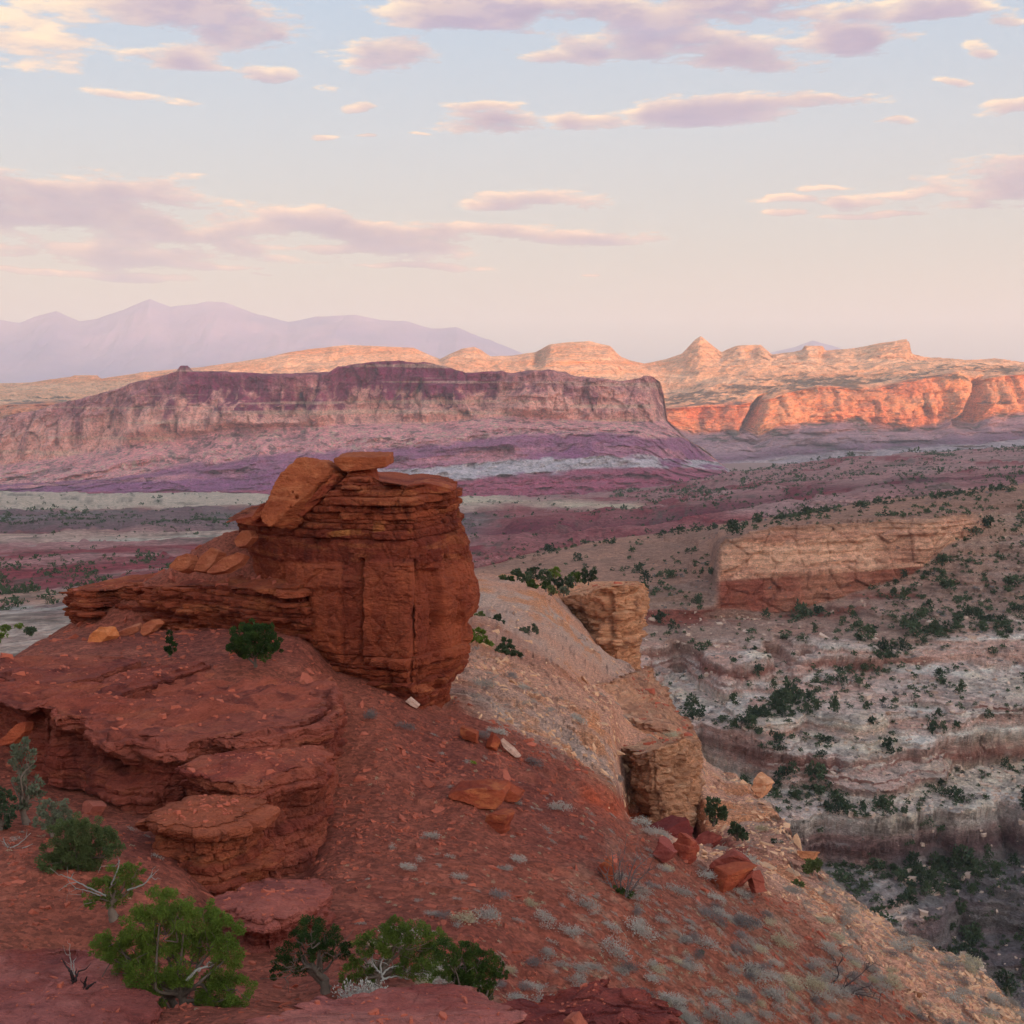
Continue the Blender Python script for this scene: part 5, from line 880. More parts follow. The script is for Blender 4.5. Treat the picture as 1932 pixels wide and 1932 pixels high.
T_('juniper_tree', 'open straggly juniper right of the large bright green juniper', (614, 1856), [(588,1752,30),(612,1762,32),(560,1772,24),(582,1786,26),(545,1800,24),(530,1816,18),(630,1786,28),(650,1796,20),(556,1826,24),(600,1800,22),(520,1838,14)], 37.6, L_MID, .85, .026, trunk=.11, seed=411)
T_('juniper_tree', 'dark spreading juniper with bare grey branches inside its crown', (712, 1862), [(716,1766,30),(752,1752,26),(786,1760,32),(820,1772,24),(690,1786,26),(742,1784,34),(780,1792,32),(812,1800,26),(664,1838,24),(700,1836,26),(650,1852,16),(766,1830,26),(800,1834,26),(676,1806,18)], 37.2, L_MID, 1.1, .026, trunk=.11, seed=421, dead=[([(722,1850),(718,1822),(728,1796)], .035), ([(720,1840),(735,1826),(752,1822)], .03), ([(716,1836),(704,1818),(698,1800)], .03), ([(722,1848),(745,1842),(770,1846)], .03)])
T_('juniper_tree', 'small upright green juniper standing in front of the dark spreading one', (886, 1945), [(842,1800,30),(876,1792,24),(905,1812,30),(932,1822,26),(948,1836,14),(862,1826,30),(895,1840,30),(836,1836,20),(922,1846,20),(880,1866,18),(910,1880,20),(893,1900,18),(872,1850,20)], 30.6, L_MID, 1.3, .024, trunk=.09, seed=431, forks=1, depth=.8)
T_('juniper_tree', 'half dead juniper with white bare twigs above the large bright green juniper', (214, 1722), [(214,1652,26),(240,1646,24),(194,1676,26),(228,1680,28),(252,1666,20),(168,1698,18),(208,1700,22),(262,1640,12)], 42.5, L_MID, .9, .032, trunk=.1, seed=441, dead=[([(200,1690),(160,1672),(128,1654)], .035), ([(240,1680),(272,1668),(288,1646)], .03), ([(210,1670),(222,1640),(226,1622)], .03), ([(190,1690),(160,1680),(140,1676)], .025)])
T_('round_bush', 'dense rounded olive green bush below the left end of the red shelves', (150, 1652), [(122,1576,34),(158,1566,36),(192,1584,32),(104,1604,30),(140,1606,38),(176,1610,34),(212,1602,22),(92,1630,24),(128,1634,28),(160,1636,24),(84,1645,14)], 47, L_OLIVE, 1.4, .034, cat='bush', trunk=.07, seed=451)
T_('grey_bush', 'silvery grey green bush tucked behind the rounded olive bush', (98, 1566), [(92,1532,24),(116,1526,22),(80,1548,18),(124,1544,16),(102,1552,20)], 50.5, L_GREY, 1.3, .045, cat='bush', trunk=.05, seed=461)
T_('grey_juniper', 'tall thin grey green juniper under the lip at the left edge', (48, 1545), [(42,1408,22),(34,1432,22),(52,1428,18),(46,1456,22),(60,1474,20),(36,1478,16),(56,1500,20),(72,1500,12),(44,1516,18)], 52.5, L_GREY, .7, .07, trunk=.1, seed=471)
T_('dark_juniper', 'dark green juniper half cut off by the left edge of the view', (2, 1575), [(6,1500,20),(20,1516,18),(-14,1520,26),(4,1540,24),(-30,1550,26),(24,1544,14)], 51.5, L_DARK, 1.0, .07, trunk=.1, seed=481)
T_('round_bush', 'round green bush on the red ledge at the foot of the butte', (482, 1250), [(456,1196,22),(478,1188,20),(500,1196,22),(514,1214,18),(446,1216,18),(474,1216,26),(498,1228,20),(462,1232,16),(522,1228,10),(436,1220,9)], 70.5, L_MID, 2., .055, cat='bush', trunk=.07, seed=491)
T_('small_shrub', 'tiny bright green cone shaped shrub on the gravel left of the round bush', (320, 1231), [(320,1196,5),(320,1206,8),(321,1216,10),(322,1224,11)], 72.5, L_BRIGHT, 2., .06, cat='shrub', trunk=.03, seed=501, forks=1)
for i, (lb, b, cl_, Y, lf, kd) in enumerate([
 ('pale green juniper half hidden behind the right foot of the butte', (896,1246), [(902,1196,16),(892,1212,18),(912,1216,16),(884,1228,14),(904,1234,18)], 136, L_MID, 'juniper_tree'),
 ('dark green juniper with spreading base just right of the butte', (956,1268), [(954,1216,13),(962,1226,12),(944,1232,13),(974,1238,13),(954,1246,15),(936,1250,11),(978,1256,12),(958,1260,12)], 132, L_DARK, 'juniper_tree'),
 ('olive bush touching the right wall of the butte', (908,1178), [(904,1162,10),(914,1168,9)], 168, L_OLIVE, 'round_bush'),
 ('dark bush beside the olive bush right of the butte', (936,1184), [(930,1172,9),(940,1168,9),(944,1178,8),(932,1180,8)], 166, L_DARK, 'round_bush'),
 ('dark juniper on the pale slope just right of the short tan bluff', (1346,1552), [(1346,1518,15),(1356,1530,14),(1338,1532,13),(1348,1544,14),(1362,1542,9)], 109, L_DARK, 'juniper_tree'),
 ('low dark bush below the juniper right of the short tan bluff', (1392,1580), [(1384,1562,10),(1396,1568,11),(1404,1576,8),(1380,1572,8)], 104, L_DARK, 'round_bush'),
 ('olive juniper bush on the canyon rim below the rounded tan boulder', (1532,1645), [(1526,1630,11),(1540,1628,10),(1534,1638,11),(1522,1640,8)], 93, L_OLIVE, 'round_bush'),
 ('small dark bush on the rim beside the rounded tan boulder', (1464,1602), [(1460,1590,9),(1470,1594,7)], 106, L_DARK, 'round_bush'),
 ('small olive bush lower on the rim right of the red rock pile', (1504,1676), [(1498,1668,8),(1508,1670,8)], 86, L_OLIVE, 'round_bush'),
 ('greyish rounded bush on the tan slope below the bluff top junipers', (998,1196), [(990,1186,8),(1004,1184,8),(1012,1190,6)], 164, L_GREY, 'grey_bush'),
 ('bright yellow green bush beside the dark red rock pile', (1212,1604), [(1204,1592,9),(1214,1588,9),(1222,1598,7),(1206,1600,7)], 73, L_YEL, 'round_bush'),
 ('yellowish shrub on the red slope right of the orange slab', (894,1452), [(892,1440,5),(896,1448,5)], 69, L_YEL, 'small_shrub'),
 ('small yellow green shrub above the bare shrub on the slope', (1092,1546), [(1088,1540,5),(1096,1538,5)], 69, L_YEL, 'small_shrub'),
 ('dark green sprig standing up in the sagebrush below the rock pile', (1322,1816), [(1322,1798,4),(1322,1806,5),(1324,1812,5)], 56, L_MID, 'small_shrub')]):
    T_(kd, lb, b, cl_, Y, lf, 2.2 if Y > 80 else 1.4, .12 if Y > 80 else .06, cat='tree' if 'juniper_tree' == kd else 'bush', trunk=.09 if Y > 100 else .04, seed=511 + 3 * i)
for i, (u, v, r_, lf) in enumerate([(948,1090,5,L_OLIVE),(976,1082,11,L_DARK),(992,1094,15,L_DARK),(1006,1082,14,L_DARK),(1004,1106,13,L_MID),(1028,1086,13,L_DARK),(1046,1080,11,L_MID),(1052,1100,10,L_DARK),(1072,1098,11,L_DARK),(1086,1090,12,L_MID),(1110,1086,15,L_DARK),(1040,1112,9,L_OLIVE),(1064,1114,8,L_GREY),(1030,1104,9,L_MID),(962,1094,7,L_MID)]):
    T_('bluff_juniper', 'dark juniper in the row of trees along the top of the tan bluff', (u, v + r_ * 1.05), [(u - r_ * .4, v - r_ * .2, r_ * .6), (u + r_ * .35, v - r_ * .35, r_ * .6), (u, v + r_ * .35, r_ * .7), (u + r_ * .6, v + r_ * .4, r_ * .45)], 262 - (v - 1085) * 1.2, lf, 1.8, .2, trunk=.12, seed=601 + 2 * i, group='junipers on the bluff top', forks=1)
# --- bare shrubs and snags
def bare(name, label, base, Y, stems, w, mat, leafy=None, seed=1, cat='dead shrub', nb=5, spread=.25):
    rr = np.random.default_rng(seed); B = P3(base[0], base[1], Y); root = empty(name, B.tolist()); tag(root, label, cat)
    for st in stems:
        q = [P3(p[0], p[1], Y + rr.uniform(-.15, .15)) - B for p in st]; q[0] = q[0] - np.array([0, 0, .08]); tl = [tube(q, [w, w * .75, w * .25], 7, seed, .01)]
        for k in range(nb):
            j = rr.integers(0, len(q) - 1); a = q[j] + (q[j + 1] - q[j]) * rr.uniform(.3, 1); L = np.linalg.norm(q[-1] - q[0]); b = a + (q[-1] - q[0]) * rr.uniform(.15, .4) + rr.normal(size=3) * L * spread
            tl.append(limb(a, b, w * .4, w * .12, rr))
        link('stem', tubes_mesh('stem', tl), mat, root)
    if leafy:
        cs = np.stack([P3(u, v, Y) - B for u, v, r in leafy]); Rs = np.array([r * Y / F for u, v, r in leafy]); link('foliage', leaf_mesh('foliage', leaves(cs, Rs, [170] * len(cs), .05, seed)), L_MID, root)
    return root
bare('bare_shrub', 'leafless twiggy shrub with a green foot on the red slope', (1176,1690), gY(1176,1688), [[(1172,1690),(1158,1650),(1156,1612)],[(1180,1690),(1188,1650),(1200,1622)],[(1174,1688),(1168,1640),(1178,1612)],[(1184,1688),(1206,1660),(1226,1640)],[(1170,1690),(1150,1668),(1142,1648)],[(1182,1688),(1200,1640),(1222,1618)]], .035, plain_mat('grey_twig', lin(104, 88, 84), .3, 12.), [(1162,1682,9),(1174,1684,9),(1186,1686,7)], 701, nb=11, spread=.22)
bare('burnt_snag', 'blackened dead trunk with crooked forks left of the large juniper', (128,1884), 35.5, [[(124,1880),(142,1850),(148,1832)],[(142,1850),(134,1836),(122,1818)],[(128,1884),(126,1870),(144,1848)]], .055, BURNT, None, 711, 'snag', nb=2, spread=.12)
bare('burnt_snag', 'second blackened stump leaning right, beside the large juniper', (156,1888), 35.3, [[(154,1886),(166,1862),(182,1852)],[(156,1886),(160,1856),(164,1842)]], .05, BURNT, None, 713, 'snag', nb=2, spread=.12)
bare('bare_shrub', 'thin leafless stick standing behind the burnt snags', (142,1850), 36.6, [[(142,1850),(134,1820),(130,1790)],[(142,1846),(140,1834),(138,1812)]], .018, DEADW, None, 717, nb=4, spread=.1)
bare('fallen_branch', 'grey fallen dead branch on the gravel at the left edge', (36,1600), gY(36,1600), [[(6,1618),(36,1604),(62,1592)],[(0,1600),(30,1596),(58,1572)],[(20,1610),(12,1596),(6,1580)]], .03, DEADW, None, 719, 'dead branch', nb=3, spread=.1)
bare('fallen_branch', 'dark dead branches sprawled in the sagebrush near the rim', (1590,1870), gY(1590,1868), [[(1580,1868),(1610,1850),(1640,1824)],[(1580,1868),(1600,1872),(1640,1860)],[(1560,1862),(1582,1840),(1576,1812)],[(1600,1868),(1630,1878),(1660,1886)]], .045, plain_mat('dark_twig', lin(78, 62, 60), .3, 12.), None, 721, 'dead branch', nb=9, spread=.22)
# --- sagebrush tufts: rounded grey cushions of fine twigs
def tuft(seed, n, squash, size, elong=3.2, spiky=.3):
    r = np.random.default_rng(seed); k = 9; tc = np.stack([r.uniform(-.42, .42, k), r.uniform(-.4, .4, k), r.uniform(.1, .35, k) * squash], 1)
    i = r.integers(0, k, n); d = r.normal(size=(n, 3)); d[:, 2] = np.abs(d[:, 2]) * .9 + .15; d /= np.linalg.norm(d, axis=1, keepdims=True)
    p = tc[i] + d * r.uniform(.1, .42, (n, 1)) * np.array([1, 1, squash]); ax = d + r.normal(size=(n, 3)) * spiky; ax /= np.linalg.norm(ax, axis=1, keepdims=True)
    sd_ = np.cross(ax, r.normal(size=(n, 3))); sd_ /= np.linalg.norm(sd_, axis=1, keepdims=True) + 1e-9; s = size * r.uniform(.6, 1.3, (n, 1)); w = sd_ * s * .5; h = ax * s * elong
    return np.stack([p - w, p + h * .5 - w * .8, p + h, p + h * .5 + w * .8], 1)
TUF = [tuft(801 + i, 900, .8 + .1 * (i % 3), .042, 2.0, .5) for i in range(5)]
def scatter(u0, u1, v0, v1, n, prob, seed, sep=0):
    r = np.random.default_rng(seed); m = SFRONT & (sfl[0] > u0) & (sfl[0] < u1) & (sfl[1] > v0) & (sfl[1] < v1); idx = np.flatnonzero(m); w = prob(sfl[0][idx], sfl[1][idx]) * (sP[idx, 1] ** 0); w = np.clip(w, 0, None); pick = r.choice(idx, min(n * 2, len(idx)), False, w / w.sum()); return pick[:n]
lim1 = lambda u: poly_at([(820, 1330), (860, 1296), (1000, 1405), (1200, 1535), (1300, 1606), (1500, 1735), (1700, 1870), (1800, 1935)], u)
def sage_p(u, v):
    d = np.exp(-((u - 1430) / 460) ** 2 - ((v - 1830) / 220) ** 2) * 1.1 + .16 * sstep(640, 760, u) * sstep(1330, 1420, v) + .24 * (v < lim1(u)) * (u > 880) + .05
    d = d * sstep(-.35, .35, fbm(np.stack([u / 70, v / 40, u * 0], -1), (1, 1, 1), 3, s=811) + .12)
    d = d * (1 - ((u < 660) & (v < 1560))) * (1 - (u < 620) * (v > 1650)); return d * (u < 1932 + 40)
pk = scatter(-60, 1990, 1080, 1960, 1600, sage_p, 821)
rr = np.random.default_rng(823)
def scale_for(i, r): return (r.lognormal(-1.24, .42)) * (1.0 if sfl[1][i] > 1400 else 1.7)
szs = np.array([scale_for(i, rr) for i in pk]); app = szs / sP[pk, 1]; order = np.argsort(-app); keep = order[:290]; rest = order[290:]
TME = [(leaf_mesh('sagebrush', q), m) for q, m in zip(TUF + TUF[:2], [L_SAGE, L_SAGE, L_DUSK, L_SAGE, L_DUSK, L_STRAW, L_SAGE])]
SAGE_G = 'sagebrush tufts dotted over the slope'
for j in keep:
    i = pk[j]; me, m = TME[rr.integers(0, len(TME))]; o = link('sagebrush', me, m); s = szs[j] * 1.15
    o.location = sP[i] - sN[i] * .04 * s; o.scale = (s * rr.uniform(.9, 1.25), s, s * rr.uniform(.95, 1.35)); q = Vector((0, 0, 1)).rotation_difference((Vector(sN[i].tolist()) + Vector((0, 0, 1.2))).normalized()); o.rotation_euler = (q @ Matrix.Rotation(rr.uniform(0, 6.28), 3, 'Z').to_quaternion()).to_euler()
    tag(o, 'low rounded grey sagebrush tuft scattered on the stony slope', 'sagebrush', SAGE_G)
def merge_scatter(name, shapes, pts, nrm, scl, mat, r, kind='stuff', squash=(.7, 1.), lift=0., cols=None):
    Q_ = []
    for p, n_, s in zip(pts, nrm, scl):
        q = shapes[r.integers(0, len(shapes))]; a = r.uniform(0, 6.28); c_, s_ = math.cos(a), math.sin(a); q2 = q.reshape(-1, 3) * s * np.array([1, 1, r.uniform(*squash)]); x = q2[:, 0] * c_ - q2[:, 1] * s_; y = q2[:, 0] * s_ + q2[:, 1] * c_
        Q_.append((np.stack([x, y, q2[:, 2] - (n_[0] * x + n_[1] * y) / max(n_[2], .3)], 1) + p + np.array([0, 0, lift * s])).reshape(q.shape))
    o = link(name, leaf_mesh(name, np.concatenate(Q_)), mat); o['kind'] = kind; return o
small = [tuft(831 + i, 220, .85, .065, 1.9, .5) for i in range(4)]
merge_scatter('low_sagebrush', small, sP[pk[rest]], sN[pk[rest]], szs[rest], L_SAGE, rr)
pk2 = scatter(-60, 1990, 1090, 1960, 1500, lambda u, v: sage_p(u, v) + .02, 841); merge_scatter('dry_grass', [tuft(845 + i, 60, 1., .08, 4.5, .5) for i in range(3)], sP[pk2], sN[pk2], rr.uniform(.07, .2, len(pk2)), L_STRAW, rr)
# ---------------------------------------------------------------- loose stones lying on the slope
def chip_mesh(name, seed, flat, elong, n=14):
    r = random.Random(seed); bm = bmesh.new()
    for k in range(n): bm.verts.new((r.uniform(-1, 1) * elong, r.uniform(-1, 1) * .62, r.uniform(-1, 1) * flat))
    res = bmesh.ops.convex_hull(bm, input=bm.verts[:]); bmesh.ops.delete(bm, geom=[v for v in bm.verts if not v.link_faces], context='VERTS')
    bmesh.ops.bevel(bm, geom=bm.edges[:], offset=.05, segments=1, affect='EDGES')
    me = bpy.data.meshes.new(name); bm.to_mesh(me); bm.free(); return me
CH = [chip_mesh('stone_slab', 900 + i, (.12, .2, .3, .42)[i % 4], (1., 1.25, .9)[i % 3]) for i in range(10)]
CHR = [(m, MT_CHIP) for m in CH]; CHT = [(m.copy(), MT_TCHIP) for m in CH]
for m, a in CHR + CHT: m.materials.append(a)
def stone_p(u, v):
    k = .3 + .9 * np.exp(-((u - 700) / 200) ** 2 - ((v - 1520) / 130) ** 2) + 1.1 * np.exp(-((u - 430) / 140) ** 2 - ((v - 1080) / 60) ** 2) + .7 * np.exp(-((u - 330) / 160) ** 2 - ((v - 1220) / 40) ** 2) + .5 * np.exp(-((u - 950) / 130) ** 2 - ((v - 1440) / 80) ** 2) + .5 * np.exp(-((u - 80) / 120) ** 2 - ((v - 1680) / 70) ** 2) + .25 * sstep(1500, 1800, u) + .5 * (v < lim1(u)) * (u > 890)
    return k * (.4 + sstep(-.3, .4, fbm(np.stack([u / 60, v / 40, u * 0], -1), (1, 1, 1), 3, s=911)))
ps = scatter(-40, 1975, 1000, 1950, 3000, stone_p, 921); rs = np.random.default_rng(923)
sz = rs.lognormal(-2.05, .55, len(ps)) * np.clip(sP[ps, 1] / 60, .7, 1.9); ordr = np.argsort(-sz / sP[ps, 1]); tnf = SLOPE_TN.ravel()
def place_stone(o, i, s):
    n = Vector((sN[i] * .75 + rs.normal(size=3) * .22).tolist()); n.z += .12; n.normalize(); q = Vector((0, 0, 1)).rotation_difference(n) @ Matrix.Rotation(rs.uniform(0, 6.28), 3, 'Z').to_quaternion()
    o.location = sP[i]; o.rotation_euler = q.to_euler(); o.scale = (s, s * rs.uniform(.8, 1.2), s * rs.uniform(.8, 1.3))
for j in ordr[:250]:
    i = ps[j]; tn_ = tnf[i] > .5; me, m = (CHT if tn_ else CHR)[rs.integers(0, len(CH))]; o = link('stone_slab', me); place_stone(o, i, sz[j])
    tag(o, 'flat tan stone lying loose on the tan slope' if tn_ else 'flat broken red stone lying loose on the red slope', 'stone', 'loose tan stones on the slope' if tn_ else 'loose red stones on the slope')
for nm, mat, sel in (('red_scree', MT_CHIP, lambda t: t <= .5), ('tan_scree', MT_TCHIP, lambda t: t > .5)):
    V_, T_l, o_ = [], [], 0
    pe_ = scatter(-60, 1985, 1000, 1950, 9000, stone_p, 931 if nm[0] == 'r' else 937); both = [(i, rs.lognormal(-2.75, .5) * np.clip(sP[i, 1] / 60, .7, 2.2)) for i in pe_ if sel(tnf[i])] + [(ps[j], sz[j]) for j in ordr[280:] if sel(tnf[ps[j]])]
    for i, s in both:
        k = rs.integers(6, 9); d = rs.normal(size=(k, 3)); d /= np.linalg.norm(d, axis=1, keepdims=True)
        # a low irregular pyramid-sided plate: rim, raised top, buried base
        m_ = 6; a = np.sort(rs.uniform(0, 6.28, m_)); rad = rs.uniform(.6, 1., m_); el_ = rs.uniform(1., 1.7); x = np.cos(a) * rad * el_; y = np.sin(a) * rad * .7; h = rs.uniform(.12, .45)
        ring = np.stack([np.concatenate([x, x * .82]), np.concatenate([y, y * .82]), np.concatenate([np.full(m_, -.25), h + rs.uniform(-.06, .06, m_) + x * .12])], 1) * s
        ph = rs.uniform(0, 6.28); n_ = sN[i] + rs.normal(size=3) * .15; n_ /= np.linalg.norm(n_); t1 = np.cross(n_, [math.cos(ph), math.sin(ph), .1]); t1 /= np.linalg.norm(t1); t2 = np.cross(n_, t1)
        V_.append(ring[:, :1] * t1 + ring[:, 1:2] * t2 + ring[:, 2:] * n_ + sP[i])
        for q in range(m_): w = (q + 1) % m_; T_l += [(o_ + q, o_ + w, o_ + m_ + w), (o_ + q, o_ + m_ + w, o_ + m_ + q)]
        T_l += [(o_ + m_, o_ + m_ + q, o_ + m_ + q + 1) for q in range(1, m_ - 1)]; o_ += 2 * m_
    if V_: link(nm, mesh_np(nm, np.concatenate(V_), tris=np.array(T_l), smooth=False), mat)['kind'] = 'stuff'
for i in scatter(320, 600, 1015, 1100, 40, lambda u, v: 1. + 0 * u, 941):
    me, m = CHR[rs.integers(0, len(CHR))]; o = link('stone_slab', me); s = rs.uniform(.3, .8); place_stone(o, i, s); o.scale = (s, s * rs.uniform(.7, 1.), s * .6); o.rotation_euler[0] += rs.uniform(.0, .5)
    tag(o, 'tilted red slab fragment piled on the slope between thin ledge and butte top', 'stone', 'slab fragments above the ledge')
cp = np.concatenate(CAPS[1:]); cp = cp[rs.choice(len(cp), 1500, False)]; V_, T_l, o_ = [], [], 0
for p in cp:
    m_ = 6; s = rs.lognormal(-2.7, .6) * np.clip(p[1] / 55, .6, 2.5); a = np.sort(rs.uniform(0, 6.28, m_)); rad = rs.uniform(.6, 1., m_); x = np.cos(a) * rad * rs.uniform(1., 1.7); y = np.sin(a) * rad * .7; h = rs.uniform(.15, .5); ph = rs.uniform(0, 6.28); c_, s_ = math.cos(ph), math.sin(ph)
    rg = np.stack([np.concatenate([x, x * .82]), np.concatenate([y, y * .82]), np.concatenate([np.full(m_, -.3), h + rs.uniform(-.06, .06, m_) + x * .12])], 1) * s; V_.append(np.stack([rg[:, 0] * c_ - rg[:, 1] * s_, rg[:, 0] * s_ + rg[:, 1] * c_, rg[:, 2]], 1) + p)
    for q in range(m_): w = (q + 1) % m_; T_l += [(o_ + q, o_ + w, o_ + m_ + w), (o_ + q, o_ + m_ + w, o_ + m_ + q)]
    T_l += [(o_ + m_, o_ + m_ + q, o_ + m_ + q + 1) for q in range(1, m_ - 1)]; o_ += 2 * m_
link('rock_rubble', mesh_np('rock_rubble', np.concatenate(V_), tris=np.array(T_l), smooth=False), MT_CHIP)['kind'] = 'stuff'
# ---------------------------------------------------------------- fallen blocks on the canyon ledges
def blocks_stuff(name, pts, size, mat, r):
    V_, T_l, o_ = [], [], 0; cube = np.array([(x, y, z) for z in (-1, 1) for y in (-1, 1) for x in (-1, 1)], float); fq = np.array([(0, 2, 3, 1), (4, 5, 7, 6), (0, 1, 5, 4), (2, 6, 7, 3), (0, 4, 6, 2), (1, 3, 7, 5)])
    for p, s in zip(pts, size):
        a = r.uniform(0, 6.28); x = cube * r.uniform(.6, 1.2, 3) * np.array([1, 1, .7]) + r.normal(size=(8, 3)) * .2; c_, s_ = math.cos(a), math.sin(a)
        V_.append(np.stack([x[:, 0] * c_ - x[:, 1] * s_, x[:, 0] * s_ + x[:, 1] * c_, x[:, 2] + .25 * x[:, 0]], 1) * s + p); T_l.append(fq + o_); o_ += 8
    link(name, mesh_np(name, np.concatenate(V_), np.concatenate(T_l), smooth=False), mat)['kind'] = 'stuff'
# ---------------------------------------------------------------- junipers on the canyon walls, the mesa and the valley
def far_tree(seed, n=170, tall=1., lf=.2):
    r = np.random.default_rng(seed); k = 7; c = np.stack([r.normal(0, .34, k), r.normal(0, .34, k), r.uniform(.35, 1.5, k) * tall], 1); rad = r.uniform(.35, .7, k)
    return leaves(c, rad, [int(n / k)] * k, lf, seed + 1, elong=1.8, shell=.3)
FT = [far_tree(951 + i, 260, (1., .8, 1.3, .65, 1.1, .9)[i]) for i in range(6)]; FTm = [leaf_mesh('canyon_juniper', q) for q in FT]
for m in FTm: m.materials.append(L_DARK)
def vis_pts(P, n, prob, seed, okm=None):
    r = np.random.default_rng(seed); uu, vv = UV(P); f = prob(uu, vv, P); f = f * (uu > -60) * (uu < 1990) * (vv < 1960)
    w = np.clip(f, 0, None).ravel(); sel = r.choice(P.shape[0] * P.shape[1], n, False, w / w.sum()); return P.reshape(-1, 3)[sel]
cn = lambda u, v, sx_, sy_, s: fbm(np.stack([u / sx_, v / sy_, u * 0], -1), (1, 1, 1), 4, s=s)
def can_p(u, v, P):
    d = .16 + 1.5 * np.exp(-((u - 1830) / 160) ** 2 - ((v - 1090) / 110) ** 2) + .25 * np.exp(-((u - 1830) / 150) ** 2 - ((v - 1750) / 150) ** 2) + .9 * np.exp(-((u - 1270) / 75) ** 2 - ((v - 1070) / 45) ** 2) + 1.3 * np.exp(-((v - (1330 - (u - 1500) * .55)) / 26) ** 2) * (u > 1380) * (u < 1780) + .25 * np.exp(-((u - 1800) / 140) ** 2 - ((v - 1620) / 120) ** 2) + .35 * np.exp(-((u - 1480) / 120) ** 2 - ((v - 1480) / 30) ** 2) + .6 * np.exp(-((v - poly_at([(880, 1062), (1200, 1012), (1400, 987), (1630, 950), (1932, 914)], u) - 6) / 6) ** 2)
    face = sstep(1350, 1366, u) * (1 - sstep(1790, 1860, u)) * (v > poly_at([(1340, 1025), (1465, 998), (1661, 987), (1880, 968)], u)) * (v < poly_at([(1340, 1150), (1514, 1142), (1628, 1112), (1742, 1070), (1872, 985)], u))
    return d * (1 - face) * (.25 + sstep(-.25, .3, cn(u, v, 60, 30, 961) + .05)) * ((CAN_T > .3) & (CAN_T < 11.05)) * (P[..., 0] > -60)
pc = vis_pts(CAN, 3200, can_p, 963); rt_ = np.random.default_rng(965); hs = rt_.lognormal(.02, .5, len(pc))
up_, vp_ = UV(pc); hid = poly_at([(880, 1060), (1090, 1088), (1205, 1104), (1207, 1255), (1290, 1372), (1318, 1410), (1440, 1455), (1540, 1600), (1640, 1712), (1780, 1804), (1932, 1910)], up_) < vp_
sc_ = np.where(hid, 0, hs / pc[:, 1]); od_ = np.argsort(-sc_)
for j in od_[:270]:
    o = link('canyon_juniper', FTm[rt_.integers(0, 6)]); o.location = pc[j] - np.array([0, 0, .15]); s = hs[j]; o.scale = (s * rt_.uniform(.8, 1.15), s * rt_.uniform(.8, 1.15), s * rt_.uniform(.8, 1.2)); o.rotation_euler = (0, 0, rt_.uniform(0, 6.28))
    tag(o, 'small dark juniper dotted on the far canyon wall and mesa', 'tree', 'junipers on the canyon wall and mesa')
def stuff_trees(name, pts, size, mat, n=60):
    sh = [far_tree(971 + i, n, .8, (7. / n) ** .5 * 1.0) for i in range(4)]; up3 = np.tile([0, 0, 1.], (len(pts), 1)); return merge_scatter(name, sh, pts, up3, size, mat, rt_)
stuff_trees('distant_scrub', pc[od_[270:]], hs[od_[270:]], L_DARK)
def mesa_p(u, v, P): return (.02 + np.exp(-((v - poly_at([(880, 1062), (1200, 1012), (1400, 987), (1630, 950), (1932, 914)], u) - 3) / 5) ** 2)) * (CAN_T > 9) * (CAN_T < 11.05) * sstep(-.3, .2, cn(u, v, 50, 30, 975))
pm_ = vis_pts(CAN, 420, mesa_p, 977); stuff_trees('mesa_scrub', pm_, rt_.lognormal(.1, .35, len(pm_)), L_DARK)
bsh = vis_pts(CAN, 1800, lambda u, v, P: (can_p(u, v, P) + .22 * ((CAN_T > .3) & (CAN_T < 11) & (u > 1195))), 979); merge_scatter('canyon_brush', [tuft(981 + i, 22, .9, .5, 1.4, .5) for i in range(4)], bsh, np.tile([0, 0, 1.], (len(bsh), 1)), rt_.lognormal(-.45, .4, len(bsh)), L_DUSK, rt_)
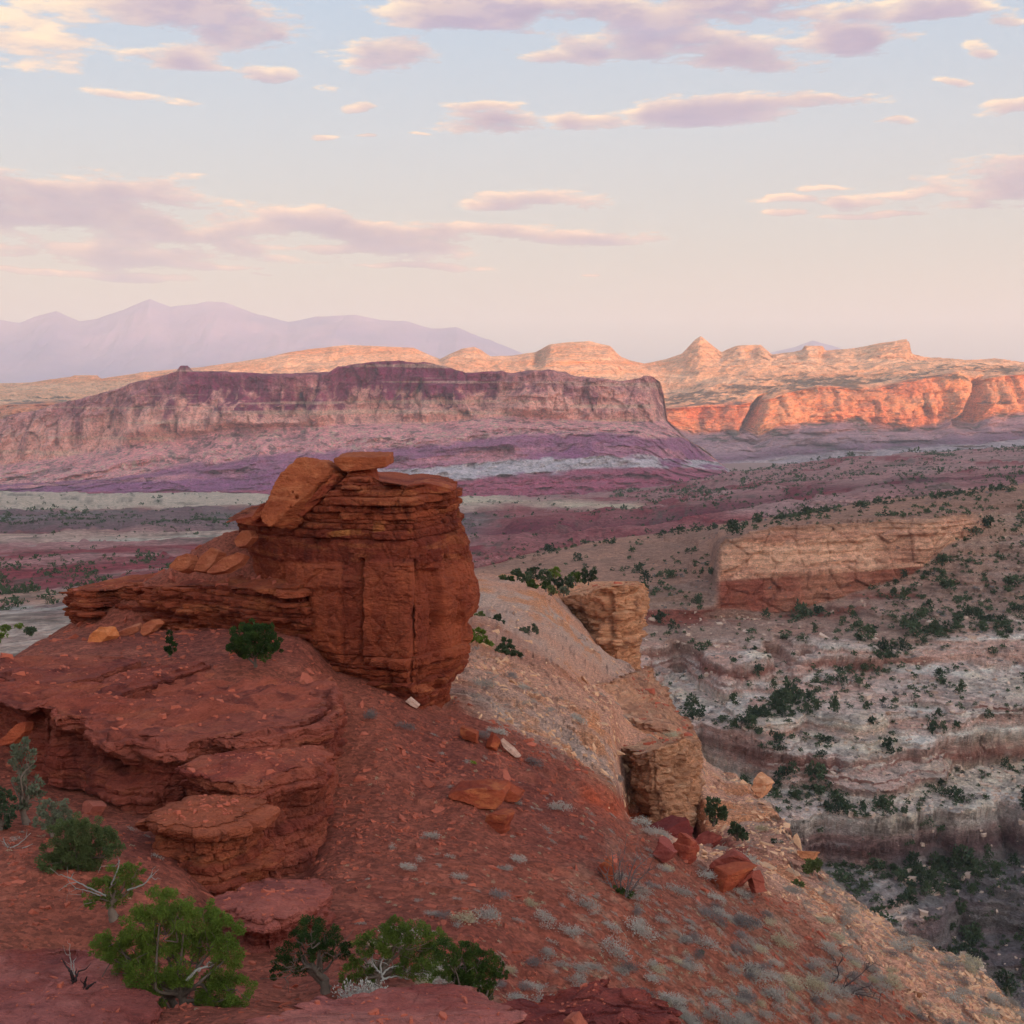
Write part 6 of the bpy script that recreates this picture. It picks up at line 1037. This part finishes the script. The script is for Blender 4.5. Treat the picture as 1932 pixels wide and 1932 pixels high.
bl_ = vis_pts(CAN, 1700, lambda u, v, P: ((CAN_T > .3) & (CAN_T < 7.9) & (u > 1195)) * (.3 + sstep(0, .4, cn(u, v, 40, 22, 989))), 991); blocks_stuff('canyon_blocks', bl_, rt_.lognormal(-.85, .5, len(bl_)), plain_mat('canyon_block', lin(186, 150, 132), .4, .25), rt_)
VAL = [g for g in GRIDS if g[0] == 'valley'][0][1]
def val_p(u, v, P):
    Y = P[..., 1]; d = (.10 + 2.2 * (u < 900) * np.exp(-((v - 984) / 15) ** 2) + 1.2 * (u > 1150) * np.exp(-((v - poly_at([(1150, 930), (1400, 925), (1650, 885), (1932, 870)], u)) / 26) ** 2) + .4 * (u > 860) * np.exp(-((v - 975) / 16) ** 2) + .8 * (u > 1380) * np.exp(-((v - poly_at([(1380, 893), (1650, 864), (1932, 847)], u)) / 5) ** 2)) * sstep(-.25, .25, cn(u, v, 60, 14, 985))
    return d * (Y > 380) * (Y < 3600)
pv_ = vis_pts(VAL, 9500, val_p, 987); stuff_trees('valley_scrub', pv_, rt_.lognormal(.0, .45, len(pv_)) * np.clip(pv_[:, 1] / 1500, .6, 1.7), L_DARK, 24)
for i, (u, v, r_, lf) in enumerate([(52,1168,9,L_MID),(80,1162,16,L_MID),(56,1190,11,L_DARK),(10,1186,10,L_MID),(36,1182,7,L_MID),(0,1202,14,L_MID),(24,1170,6,L_OLIVE)]):
    T_('valley_bush', ['small round bush on the pale slope at the left, furthest back of its cluster', 'widest green bush on the pale slope beyond the left ridge', 'dark round bush nearest the red ridge on the pale slope', 'green bush in the left row on the pale slope', 'little bush between two others in the left row on the pale slope', 'green bush cut by the left edge on the pale slope', 'faint olive bush behind the others on the pale slope'][i], (u, v + r_ * .7), [(u - r_ * .5, v, r_ * .55), (u + r_ * .45, v - r_ * .1, r_ * .55), (u, v - r_ * .15, r_ * .6), (u + r_ * .1, v + r_ * .3, r_ * .5)], 284 - (v - 1180) * 3.2, lf, 1.2, .2, cat='bush', trunk=.1, seed=1001 + i, forks=1)
